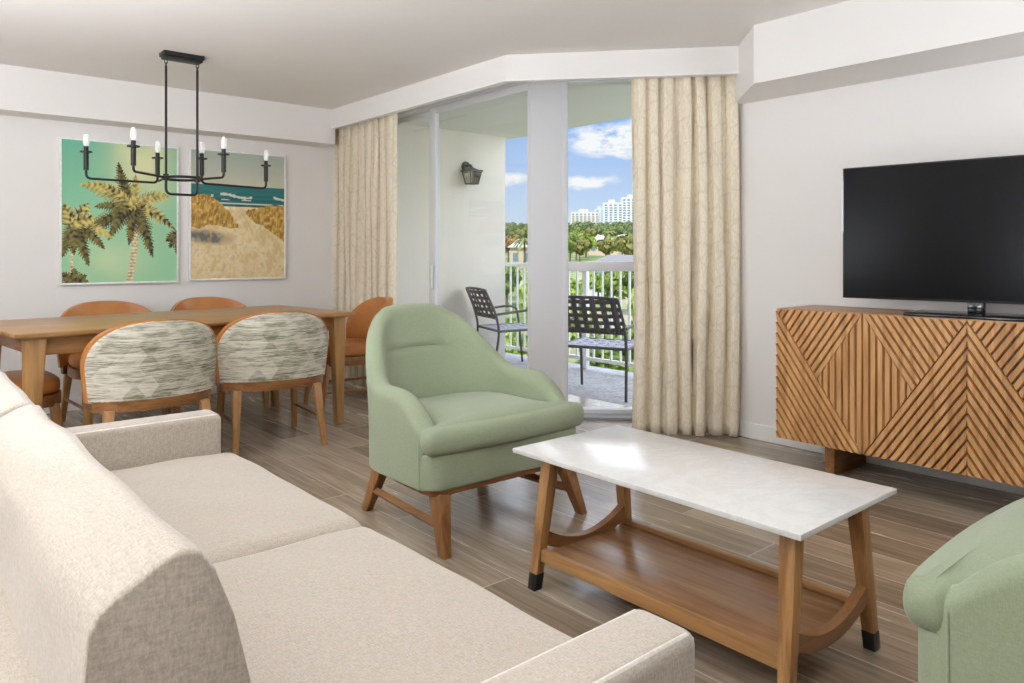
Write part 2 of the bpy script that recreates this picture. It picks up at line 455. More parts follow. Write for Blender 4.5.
def frond(col, U, V, c, tip, sag, width, dark, light, seed):
    """feathered leaf: curved rib with slanted leaflets"""
    asp = .78
    x0 = np.array([c[0] * asp, c[1]]); x2 = np.array([tip[0] * asp, tip[1]]); mid = (x0 + x2) / 2 + np.array([0, -sag])
    n = 60; best = np.full(U.shape, 9.); bt = np.zeros(U.shape); side = np.zeros(U.shape)
    for k in range(n + 1):
        t = k / n; p = (1 - t) ** 2 * x0 + 2 * t * (1 - t) * mid + t * t * x2
        tg = 2 * (1 - t) * (mid - x0) + 2 * t * (x2 - mid); tg = tg / np.linalg.norm(tg)
        dx = U * asp - p[0]; dy = V - p[1]; d = np.hypot(dx, dy)
        q = d < best
        best = np.where(q, d, best); bt = np.where(q, t, bt); side = np.where(q, dx * tg[1] - dy * tg[0], side)
    L = np.linalg.norm(x2 - x0)
    w = width * np.sin(np.clip(bt, 0.02, 1) ** .6 * pi) ** .7 + .004
    w = w * np.where(side * np.sign(x2[0] - x0[0] + 1e-6) > 0, .7, 1.15)
    ph = bt * L * 330 - best * 230
    saw = .74 + .26 * np.sin(ph)
    ns = vnoise(U, V, 40, seed)
    mask = best < 1.35 * w * saw * (.72 + .56 * ns)
    shade = np.clip(.55 + .45 * np.sin(ph * .5 + seed) * .6 + (ns - .5) * 1.2 - side * 6, 0, 1)
    cc = lerp(np.broadcast_to(dark, col.shape), np.broadcast_to(light, col.shape), shade)
    return np.where(mask[..., None], cc, col)

def paint_palms(U, V):
    n = vnoise(U, V, 6, 3)
    teal = C(112, 184, 154); pale = C(222, 226, 176); mint = C(158, 212, 168)
    col = lerp(np.broadcast_to(teal, U.shape + (3,)), np.broadcast_to(mint, U.shape + (3,)), np.clip(V * 1.3, 0, 1))
    g = np.exp(-(((U - .68) / .3) ** 2 + ((V - .12) / .33) ** 2)) + .55 * np.exp(-(((U - .45) / .25) ** 2 + ((V - .85) / .14) ** 2))
    col = lerp(col, np.broadcast_to(pale, col.shape), np.clip(g * (.75 + .5 * n), 0, 1))
    dk, lt, yl = C(50, 46, 30), C(134, 124, 66), C(216, 200, 118)
    # trunks
    def trunk(col, pts, w, seed):
        best = np.full(U.shape, 9.); bt = U * 0
        for k in range(41):
            t = k / 40; a, b, c = pts
            px = (1 - t) ** 2 * a[0] + 2 * t * (1 - t) * b[0] + t * t * c[0]; py = (1 - t) ** 2 * a[1] + 2 * t * (1 - t) * b[1] + t * t * c[1]
            d = np.hypot((U - px) * .78, V - py); q = d < best; best = np.where(q, d, best); bt = np.where(q, t, bt)
        s = np.clip(.5 + (vnoise(U, V, 60, seed) - .5) + .35 * np.sin(V * 260), 0, 1)
        return np.where((best < w)[..., None], lerp(np.broadcast_to(C(176, 152, 110), col.shape), np.broadcast_to(C(238, 224, 184), col.shape), s), col)
    col = trunk(col, ((.62, .50), (.635, .72), (.56, 1.02)), .021, 5)
    c0 = (.60, .455)
    for i, (tip, sag, w, a, b) in enumerate([((.03, .74), .05, .05, dk, lt), ((.27, .46), .03, .04, dk, lt), ((.15, .31), .1, .055, lt, yl),
            ((.47, .135), -.03, .045, dk, lt), ((.62, .22), .02, .03, lt, yl), ((.93, .37), .08, .05, lt, yl), ((.98, .61), .08, .045, dk, yl),
            ((.78, .82), .12, .06, dk, lt), ((.56, .73), .02, .04, dk, lt), ((.38, .70), .1, .05, dk, lt), ((.30, .30), .07, .035, dk, yl)]):
        col = frond(col, U, V, c0, tip, sag, w, a, b, 20 + i)
    c1 = (.10, .60)
    col = trunk(col, ((.09, .66), (.085, .8), (.07, 1.02)), .009, 6)
    for i, (tip, sag, w, a, b) in enumerate([((.02, .45), .02, .05, dk, yl), ((.22, .44), .04, .05, dk, yl), ((.42, .68), .06, .04, lt, yl), ((.35, .76), .07, .045, dk, lt),
            ((.22, .88), .08, .05, dk, lt), ((.0, .82), .06, .05, dk, lt), ((.10, .80), .0, .04, dk, lt), ((.28, .55), .05, .045, dk, yl)]):
        col = frond(col, U, V, c1, tip, sag, w, a, b, 50 + i)
    for i, tip in enumerate([(.0, .93), (.2, .95), (.1, .9), (.22, 1.0), (.03, 1.0)]):
        col = frond(col, U, V, (.09, 1.0), tip, .02, .035, dk, lt, 70 + i)
    for i, tip in enumerate([(.93, .75), (.9, .70), (1.0, .80)]):
        col = frond(col, U, V, (1.03, .64), tip, .02, .05, dk, lt, 80 + i)
    return col

def paint_beach(U, V):
    n = vnoise(U, V, 12, 8); n2 = vnoise(U, V, 45, 9); n3 = vnoise(U + V * .25, V * .4, 90, 4)
    S = U.shape + (3,)
    sky = lerp(np.broadcast_to(C(168, 182, 170), S), np.broadcast_to(C(206, 206, 184), S), np.clip(V / .26, 0, 1))
    sea = lerp(np.broadcast_to(C(52, 122, 122), S), np.broadcast_to(C(34, 96, 100), S), np.clip(.5 + .5 * np.sin(V * 150 + n * 5), 0, 1) * np.clip((V - .26) * 7, 0, 1))
    foam = ((np.abs(V - .345 - .012 * np.sin(U * 14)) < .010 + .01 * (n2 - .5)) & (U > .2) & (n > .3)) | ((np.abs(V - .405) < .006) & (n > .4)) | ((np.abs(V - .375) < .004) & (n > .55))
    sea = np.where(foam[..., None], C(214, 216, 196), sea)
    col = np.where((V < .262)[..., None], sky, sea)
    sand = lerp(np.broadcast_to(C(222, 196, 144), S), np.broadcast_to(C(248, 234, 194), S), np.clip(.45 + (n - .5) * 1.1 + (n2 - .5) * .9, 0, 1))
    sand = lerp(sand, np.broadcast_to(C(176, 142, 92), S), np.clip((n2 * .6 + n * .4 - .60) * 4, 0, 1) * np.clip((V - .5) * 3, 0, .5))
    col = np.where((V > .43)[..., None], sand, col)
    ga, gb, gc = C(158, 120, 52), C(206, 164, 82), C(228, 194, 116)
    grass = lerp(np.broadcast_to(ga, S), np.broadcast_to(gb, S), np.clip(.5 + (n3 - .5) * 2.0, 0, 1))
    grass = lerp(grass, np.broadcast_to(gc, S), np.clip((n2 - .55) * 2.5, 0, 1))
    eL = .345 + 1.35 * np.clip(U - .14, 0, 1) ** 1.7 + .02 * (n2 - .5) + .10 * np.clip(.12 - U, 0, 1)
    mL = (V > eL) & (V < .60 - .12 * np.clip(U - .35, 0, 1) + .08 * (n - .5)) & (U < .49)
    eR = .405 + .26 * np.clip(.85 - U, 0, 1) ** 1.2 + .02 * (n2 - .5)
    mR = (V > eR) & (V < .49 + .50 * (U - .56) + .05 * (n - .5)) & (U > .57)
    col = np.where((mL | mR)[..., None], grass, col)
    sh = np.exp(-(((U - .15) / .25) ** 2 + ((V - .66 - .08 * U) / .055) ** 2)) * (.45 + .9 * n2 + .5 * n)
    col = lerp(col, np.broadcast_to(C(70, 84, 92), S), np.clip(sh * 1.3 - .3, 0, .85))
    fg = np.clip((V - .8) * 4, 0, 1) * np.clip((n - .45) * 3, 0, 1) * .6
    return lerp(col, np.broadcast_to(C(206, 172, 112), S), fg)

def picture(x0, x1, z0, z1, painter, label):
    w, h = x1 - x0, z1 - z0
    t = thing('framed_picture', label, 'picture', ((x0 + x1) / 2, YW, z0), 0, None)
    f = MB(); d = .038; b = .014
    f.box(-w / 2, -w / 2 + b, -d, -.001, 0, h, .002).box(w / 2 - b, w / 2, -d, -.001, 0, h, .002)
    f.box(-w / 2 + b, w / 2 - b, -d, -.001, 0, b, .002).box(-w / 2 + b, w / 2 - b, -d, -.001, h - b, h, .002)
    f.build('frame', M['pic_frame'], t, 30)
    nx, ny = 280, 360
    us = np.linspace(0, 1, nx + 1); vs = np.linspace(0, 1, ny + 1)
    U, V = np.meshgrid(us, vs)
    col = painter(U, V)
    W, Hh = w - 2 * b, h - 2 * b
    P = np.stack([(U - .5) * W, np.full(U.shape, -d + .008), b + (1 - V) * Hh], -1).reshape(-1, 3)
    idx = np.arange((nx + 1) * (ny + 1)).reshape(ny + 1, nx + 1)
    F = np.stack([idx[1:, :-1], idx[1:, 1:], idx[:-1, 1:], idx[:-1, :-1]], -1).reshape(-1, 4)
    me = bpy.data.meshes.new('print'); me.from_pydata(P.tolist(), [], F.tolist())
    a = me.color_attributes.new('Col', 'FLOAT_COLOR', 'POINT')
    buf = np.concatenate([col.reshape(-1, 3), np.ones((P.shape[0], 1))], 1).astype(np.float32)
    a.data.foreach_set('color', buf.ravel())
    me.materials.append(M['print']); me.update()
    o = bpy.data.objects.new('print', me); COL.objects.link(o); o.parent = t
    return t
picture(1.024, 1.838, .916, 1.982, paint_palms, 'white framed picture of a tall palm tree against a green sky')
picture(1.918, 2.722, .926, 1.990, paint_beach, 'white framed picture of a sandy path through dunes to the sea')

# ------------------------------------------------------------------ chandelier
ch = thing('chandelier', 'black linear chandelier with six candle lights hanging over the dining table', 'chandelier', (1.49, 4.93, CEIL))
def L(x, y, z): return (x - 1.49, y - 4.93, z - CEIL)
MB().box(-.122, .122, -.055, .055, -.026, 0, .004).box(-.114, .114, -.045, .045, -.042, -.026, .004).build('canopy', M['black'], ch, 30)
xl, xr, zj = 1.394, 1.583, 1.617
for xx in (xl, xr):
    MB().tube([L(xx, 4.93, 2.315), L(xx, 4.93, zj - .005)], .0075, 10).build('rod', M['black'], ch, 40)
    lk = MB()
    for k in range(2):
        zc = 2.343 - k * .026; pts = []
        for q in range(14):
            a = 2 * pi * q / 14
            pts.append(L(xx + (.008 * cos(a) if k == 0 else 0), 4.93 + (0 if k == 0 else .008 * cos(a)), zc + .017 * sin(a)))
        lk.tube(pts, .0028, 6, closed=True)
    lk.build('chain_link', M['black'], ch, 60)
def arc(pts, r=.035, n=6):
    out = [Vector(pts[0])]
    for i in range(1, len(pts) - 1):
        p = Vector(pts[i]); a = (Vector(pts[i - 1]) - p); b = (Vector(pts[i + 1]) - p)
        rr = min(r, a.length * .49, b.length * .49); a.normalize(); b.normalize()
        for k in range(n + 1):
            t = k / n; out.append((1 - t) ** 2 * (p + a * rr) + 2 * t * (1 - t) * p + t * t * (p + b * rr))
    out.append(Vector(pts[-1])); return out
# oval ring and the loop under it
ring = [L(1.488 + .105 * cos(2 * pi * k / 32), 4.93 + .13 * sin(2 * pi * k / 32), zj) for k in range(32)]
MB().tube(ring, .0085, 8, closed=True).build('ring', M['black'], ch, 60)
MB().tube(arc([L(xl, 4.93, zj), L(xl, 4.93, 1.515), L(xr, 4.93, 1.515), L(xr, 4.93, zj)]), .008, 10).cyl(L(xl, 4.93, 0)[:2], .017, zj - .018 - CEIL, zj + .022 - CEIL).cyl(L(xr, 4.93, 0)[:2], .017, zj - .018 - CEIL, zj + .022 - CEIL).build('lower_loop', M['black'], ch, 40)
zc, zb = 1.765, 1.60
cand = {1: (.99, 5.12), 2: (1.146, 4.68), 3: (1.405, 5.15), 4: (1.63, 4.99), 5: (1.665, 4.69), 6: (2.105, 5.10)}
for name_, path in (('arm', [cand[1], cand[3]]), ('arm', [cand[4], cand[6]])):
    a, b = path
    MB().tube(arc([L(*a, zc - .1), L(*a, zb), L(*b, zb), L(*b, zc - .1)]), .0075, 10).build('arm', M['black'], ch, 40)
MB().tube(arc([L(*cand[2], zc - .1), L(*cand[2], zj), L(xl, 4.93, zj)]), .0075, 10).build('arm', M['black'], ch, 40)
MB().tube(arc([L(*cand[5], zc - .1), L(*cand[5], zj), L(xr, 4.93, zj)]), .0075, 10).build('arm', M['black'], ch, 40)
MB().tube([L(cand[3][0], cand[3][1] - .03, zb + .01), L(xl, 4.93, zj)], .007, 10).build('arm', M['black'], ch, 40)
MB().tube([L(cand[4][0], cand[4][1], zb + .015), L(xr, 4.93, zj)], .007, 10).build('arm', M['black'], ch, 40)
for k, (x, y) in cand.items():
    lx, ly, _ = L(x, y, 0)
    s = MB().cyl((lx, ly), .0145, zc - .115 - CEIL, zc - CEIL, 16).cyl((lx, ly), .034, zc - .008 - CEIL, zc - CEIL, 20).cyl((lx, ly), .013, zc - CEIL, zc + .03 - CEIL, 14)
    so = s.build('candle_socket', M['black'], ch, 40)
    pr = [(.011, 0), (.017, .015), (.018, .04), (.015, .065), (.006, .08)]
    MB().tube([(lx, ly, zc + .028 + q - CEIL) for _, q in pr], [r for r, _ in pr], 14).build('bulb', M['bulb'], so, 60)

# ------------------------------------------------------------------ dining table
TR = radians(6)
tb = thing('dining_table', 'long brown wooden dining table with tapered legs below the chandelier', 'table', (1.448, 4.885, 0), TR)
Lx, Ly, TZ = .98, .50, .75
poly = [(-Lx, -Ly), (Lx, -Ly), (Lx, Ly), (-Lx, Ly)]
bm_ = MB(); bm_.prism([(-Lx + .03, -Ly + .03), (Lx - .03, -Ly + .03), (Lx - .03, Ly - .03), (-Lx + .03, Ly - .03)], TZ - .032, TZ - .02).prism(poly, TZ - .022, TZ, .004)
bm_.build('tabletop', M['tbl_x'], tb, 30)
ax_, ay_ = Lx - .11, Ly - .09
for sx in (-1, 1):
    for sy in (-1, 1):
        MB().taper((sx * (Lx - .08), sy * (Ly - .08), 0), (sx * (Lx - .10), sy * (Ly - .075), TZ - .03), .05, .095, .045, .075, .006).build('leg', M['tbl_z'], tb, 30)
for sy in (-1, 1):
    MB().box(-ax_ + .03, ax_ - .03, sy * ay_ - .012, sy * ay_ + .012, TZ - .12, TZ - .03, .002).build('apron', M['oak_x'], tb, 30)
for sx in (-1, 1):
    MB().box(sx * ax_ - .012, sx * ax_ + .012, -ay_ + .03, ay_ - .03, TZ - .12, TZ - .03, .002).build('apron', M['tbl_y'], tb, 30)

# ------------------------------------------------------------------ dining chairs (local: facing +y)
def dining_chair(label, loc, rz):
    t = thing('dining_chair', label, 'chair', loc, rz, 'chairs around the dining table')
    hw, zb_, zt_ = .335, .395, .81
    NX, NZ = 36, 22
    def outline(z):   # half width of the back at height z (rounded top, slightly narrower base)
        s = (z - zb_) / (zt_ - zb_)
        return (hw * (.93 + .07 * min(1, s * 2))) * (1 - max(0, (s - .25) / .75) ** 3.2) ** (1 / 2.6) if s < 1 else 0
    def yb(x, z, off=0):
        return -.255 - .06 * (z - zb_) / .4 + .30 * (abs(x) / hw) ** 2.6 * .52 + off
    def shell(mb, y_off, inset, flip, zlo=zb_):
        vs = []; fs = []
        for j in range(NZ + 1):
            s = j / NZ; s = 1 - (1 - s) ** 1.8
            z = zlo + (zt_ - inset - zlo) * s
            wv = max(.0, outline(min(zt_ - 1e-6, z + inset * .9)) - inset)
            for i in range(NX + 1):
                x = wv * (-1 + 2 * i / NX); vs.append((x, yb(x, z, y_off), z))
        for j in range(NZ):
            for i in range(NX):
                a = j * (NX + 1) + i; fs.append((a, a + 1, a + NX + 2, a + NX + 1))
        return vs, fs
    # leather body of the back: inner + outer skins joined round the edge
    vo, fo = shell(None, -.030, 0, 0); vi, fi = shell(None, .026, 0, 0)
    n = len(vo); W = NX + 1
    bd = [i for i in range(W)] + [j * W + NX for j in range(1, NZ + 1)] + [NZ * W + i for i in range(NX - 1, -1, -1)] + [j * W for j in range(NZ - 1, 0, -1)]
    fs = fo + [tuple(q + n for q in f) for f in fi] + [(bd[k], bd[(k + 1) % len(bd)], bd[(k + 1) % len(bd)] + n, bd[k] + n) for k in range(len(bd))]
    MB().add(vo + vi, fs).build('backrest', M['tan'], t, 50)
    # patterned outer panel, a little smaller than the back so that a leather edge shows
    v1, f1 = shell(None, -.0345, .010, 0); v2, f2 = shell(None, -.029, .007, 0)
    fs = f1 + [tuple(q + n for q in f) for f in f2] + [(bd[k], bd[(k + 1) % len(bd)], bd[(k + 1) % len(bd)] + n, bd[k] + n) for k in range(len(bd))]
    MB().add(v1 + v2, fs).build('back_panel', M['ikat'], t, 50)['label'] = 'grey and cream patterned outer back'
    # seat
    def seat_poly(g):
        P = []
        for k in range(28):
            a = 2 * pi * k / 28; c, s_ = cos(a), sin(a)
            x = (abs(c) ** .62) * (1 if c > 0 else -1); y = (abs(s_) ** .62) * (1 if s_ > 0 else -1)
            P.append((x * (.275 + g) * (1 + .04 * y), .0 + y * (.245 + g)))
        return P
    MB().prism(seat_poly(0), .405, .485, .03, seg=4).build('seat', M['tan'], t, 50)
    # curved wooden rail under seat and back
    pts_o = []; pts_i = []
    r = MB()
    r.prism(seat_poly(.005), .345, .405, .004)
    K = 24; vs = []; fs = []
    for k in range(K + 1):
        x = -.292 + .584 * k / K
        for (dy, z) in ((-.036, .35), (-.036, .405), (.03, .405), (.03, .35)): vs.append((x, yb(x, zb_, dy), z))
    for k in range(K):
        for q in range(4): fs.append((k * 4 + q, k * 4 + (q + 1) % 4, k * 4 + 4 + (q + 1) % 4, k * 4 + 4 + q))
    fs += [(0, 1, 2, 3), (K * 4 + 3, K * 4 + 2, K * 4 + 1, K * 4)]
    r.add(vs, fs); r.build('seat_rail', M['wal_x'], t, 40)
    for sx in (-1, 1):
        MB().taper((sx * .255, -.315, 0), (sx * .232, -.238, .36), .03, .048, .03, .044).build('leg', M['oak_z'], t, 30)
        MB().taper((sx * .235, .235, 0), (sx * .225, .19, .36), .03, .046, .03, .046).build('leg', M['oak_z'], t, 30)
        MB().tube([(sx * .247, -.27, .16), (sx * .233, .21, .16)], .010, 6).build('stretcher', M['wal_y'], t, 40)
    return t
dc = dining_chair('patterned-back dining chair at the left of the two on the near table side', (1.12, 4.35, 0), radians(1))
dup(dc, (1.845, 4.455, 0), radians(-8), 'patterned-back dining chair on the near table side, closest to the green armchair')
dup(dc, (1.25, 5.52, 0), radians(182), 'tan leather dining chair across the table, below the palm tree picture')
dup(dc, (1.96, 5.56, 0), radians(184), 'tan leather dining chair across the table, below the beach path picture')
dup(dc, (2.68, 5.03, 0), radians(78), 'tan leather dining chair at the table end in front of the curtain')
dup(dc, (.53, 4.75, 0), radians(-88), 'tan leather dining chair at the table end behind the sofa, only its seat showing')

# ------------------------------------------------------------------ curtains
def curtain(name, label, p0, p1, z0, z1, folds, amp, seed, tip=0):
    rs = random.Random(seed)
    p0 = Vector((*p0, 0)); p1 = Vector((*p1, 0)); d = p1 - p0; Ln = d.length; d.normalize(); nrm = Vector((-d.y, d.x, 0))
    NU, NV = folds * 18, 40
    ph = [rs.uniform(-.55, .55) for _ in range(folds + 2)]; am = [rs.uniform(.65, 1.15) for _ in range(folds + 2)]
    vs = []; uvs = []; fs = []
    for j in range(NV + 1):
        v = j / NV; z = z0 + (z1 - z0) * v
        for i in range(NU + 1):
            u = i / NU; q = u * folds; k = int(min(q, folds - 1e-6)); fr = q - k
            jit = ph[k] * (1 - fr) + ph[k + 1] * fr; a = am[k] * (1 - fr) + am[k + 1] * fr
            w = 2 * pi * (q + .35 * jit + .06 * sin(v * 5 + k * 2.1))
            s1 = abs(sin(w / 2)) ** .52
            off = amp * a * (.9 - 1.8 * s1) * (1 - .3 * v) + .006 * sin(v * 9 + u * 17)
            sh = .35 * amp * sin(2 * w) * .5 + .01 * (1 - v) * sin(v * 4 + k)
            x = p0 + d * (u * Ln + sh + tip * u * max(0, sin((1 - v) * pi * .8))) + nrm * off
            vs.append((x.x, x.y, z)); uvs.append((u * folds * .2, v * (z1 - z0)))
    for j in range(NV):
        for i in range(NU):
            a = j * (NU + 1) + i; fs.append((a, a + 1, a + NU + 2, a + NU + 1))
    base = (p0 + p1) / 2
    t = thing(name, label, 'curtain', (base.x, base.y, 0))
    o = MB().add([(x - base.x, y - base.y, z) for x, y, z in vs], fs).build('drape', M['curtain'], t, 180)
    uvl = o.data.uv_layers.new(name='UVMap')
    for lp in o.data.loops: uvl.data[lp.index].uv = uvs[lp.vertex_index]
    sd = o.modifiers.new('thick', 'SOLIDIFY'); sd.thickness = .004
    a, b = p0 - base, p1 - base
    MB().box(-.012, .012, -.012, .012, 0, 1).v
    MB().tube([(a.x, a.y, z1 + .012), (b.x, b.y, z1 + .012)], .012, 8).build('track', M['rod'], t, 40)
curtain('curtain', 'beige patterned curtain hanging at the dining table end of the balcony door', (3.195, 6.165), (3.215, 5.15), .012, 2.33, 9, .066, 3)
curtain('curtain', 'beige patterned curtain hanging beside the television wall', (3.655, 3.075), (4.10, 2.605), .012, 2.33, 7, .056, 11, tip=.02)

# ------------------------------------------------------------------ sofa (faces +x)
sf = thing('sofa', 'beige woven two-cushion sofa in the foreground with low square arms', 'sofa', (.5, 1.655, 0))
def S(x, y): return x - .5, y - 1.655
def sbox(x0, x1, y0, y1, z0, z1, b, nm, mt=M['sofa'], seg=3, par=sf):
    return MB().box(x0 - .5, x1 - .5, y0 - 1.655, y1 - 1.655, z0, z1, b, seg=seg).build(nm, mt, par, 50)
ya, yb2 = .635, 2.675
sbox(.10, .90, ya + .02, yb2 - .02, .10, .36, .015, 'base')
ar_n = sbox(.10, .905, ya, ya + .115, .09, .60, .022, 'arm', seg=4); ar_f = sbox(.10, .905, yb2 - .115, yb2, .09, .60, .022, 'arm', seg=4)
for ar, y0, y1 in ((ar_n, ya, ya + .115), (ar_f, yb2 - .115, yb2)):
    ins = .012
    for yy in (y0 + ins, y1 - ins):
        MB().tube([(*S(.898, yy), .10), (*S(.898, yy), .585), (*S(.885, yy), .594), (*S(.3, yy), .594)], .0045, 6).build('piping', M['piping'], ar, 60)
# seat cushions: crowned boxes
def cushion(x0, x1, y0, y1, z0, z1, crown, nm, mt, par, org, rnd=.045, bulge=.0, nx=20, ny=20, poly=None):
    bm = bmesh.new(); bmesh.ops.create_cube(bm, size=1)
    for v in bm.verts: v.co = Vector(((x0 + x1) / 2 + v.co.x * (x1 - x0), (y0 + y1) / 2 + v.co.y * (y1 - y0), (z0 + z1) / 2 + v.co.z * (z1 - z0)))
    bmesh.ops.bevel(bm, geom=bm.edges[:], offset=rnd, segments=5, profile=.5, affect='EDGES')
    bmesh.ops.triangulate(bm, faces=[f for f in bm.faces if len(f.verts) > 4])
    for ax, lo, hi, n in ((0, x0, x1, nx), (1, y0, y1, ny)):
        for k in range(1, n):
            c = lo + (hi - lo) * k / n; co = [0, 0, 0]; co[ax] = c; no = [0, 0, 0]; no[ax] = 1
            bmesh.ops.bisect_plane(bm, geom=bm.verts[:] + bm.edges[:] + bm.faces[:], plane_co=co, plane_no=no, dist=1e-5)
    for v in bm.verts:
        u = (v.co.x - x0) / (x1 - x0); w = (v.co.y - y0) / (y1 - y0)
        k = max(0, (4 * u * (1 - u))) ** .5 * max(0, (4 * w * (1 - w))) ** .5
        if v.co.z > (z0 + z1) / 2: v.co.z += crown * k
        v.co.z += .0025 * sin(v.co.x * 23 + v.co.y * 5) * sin(v.co.y * 17)
        hz = 1 - ((v.co.z - (z0 + z1) / 2) / max(.01, (z1 - z0) / 2)) ** 2
        v.co.x += bulge * max(0, hz) * (2 * u - 1) ** 3; v.co.y += bulge * .5 * max(0, hz) * (2 * w - 1) ** 3
    MBx = MB(); bm.verts.index_update()
    for v in bm.verts: v.co -= Vector(org)
    MBx.bm(bm); return MBx.build(nm, mt, par, 60)
org = (.5, 1.655, 0)
cushion(.30, .945, ya + .117, 1.653, .33, .472, .018, 'seat_cushion', M['sofa'], sf, org, .04, .008)
cushion(.30, .945, 1.657, yb2 - .117, .33, .472, .018, 'seat_cushion', M['sofa'], sf, org, .04, .008)
# back frame and wedge back cushions
sbox(.075, .17, ya + .0, yb2 - .0, .10, .655, .025, 'back_frame')
prof = [(.345, .45), (.325, .56), (.30, .68), (.272, .78), (.252, .832), (.238, .855), (.222, .861), (.205, .857), (.165, .838), (.149, .827), (.141, .812), (.138, .78), (.14, .70), (.145, .62), (.16, .50), (.22, .45)]
def back_cushion(y0, y1, seed):
    n = 30; vs = []; fs = []; K = len(prof)
    cx_, cz_ = .20, .66
    ys = [0, .002, .006, .013] + [.013 + (y1 - y0 - .026) * k / n for k in range(1, n)] + [y1 - y0 - .013, y1 - y0 - .006, y1 - y0 - .002, y1 - y0]
    sc = [.972, .987, .996, 1.0] + [1.0] * (n - 1) + [1.0, .996, .987, .972]
    for y, s_ in zip(ys, sc):
        w = y / (y1 - y0); k = max(0, 4 * w * (1 - w)) ** .6
        for (x, z) in prof:
            f = s_ + .006 * (k - .3) * (1 if z > .6 else .3)
            vs.append((cx_ + (x - cx_) * f - .5 + .003 * sin(y * 19 + z * 25 + seed), y0 + y - 1.655, cz_ + (z - cz_) * f + .003 * sin(y * 13 + x * 30 + seed)))
    N = len(ys)
    for j in range(N - 1):
        for k in range(K):
            l = (k + 1) % K; fs.append((j * K + k, j * K + l, (j + 1) * K + l, (j + 1) * K + k))
    fs.append(tuple(range(K))[::-1]); fs.append(tuple((N - 1) * K + k for k in range(K)))
    o = MB().add(vs, fs).build('back_cushion', M['sofa'], sf, 55)
    return o
back_cushion(.735, 1.652, 0); back_cushion(1.658, 2.57, 2)
for x in (.15, .85):
    for y in (ya + .08, yb2 - .08):
        MB().taper((*S(x, y), 0), (*S(x, y), .105), .035, .05).build('leg', M['wal_z'], sf, 30)

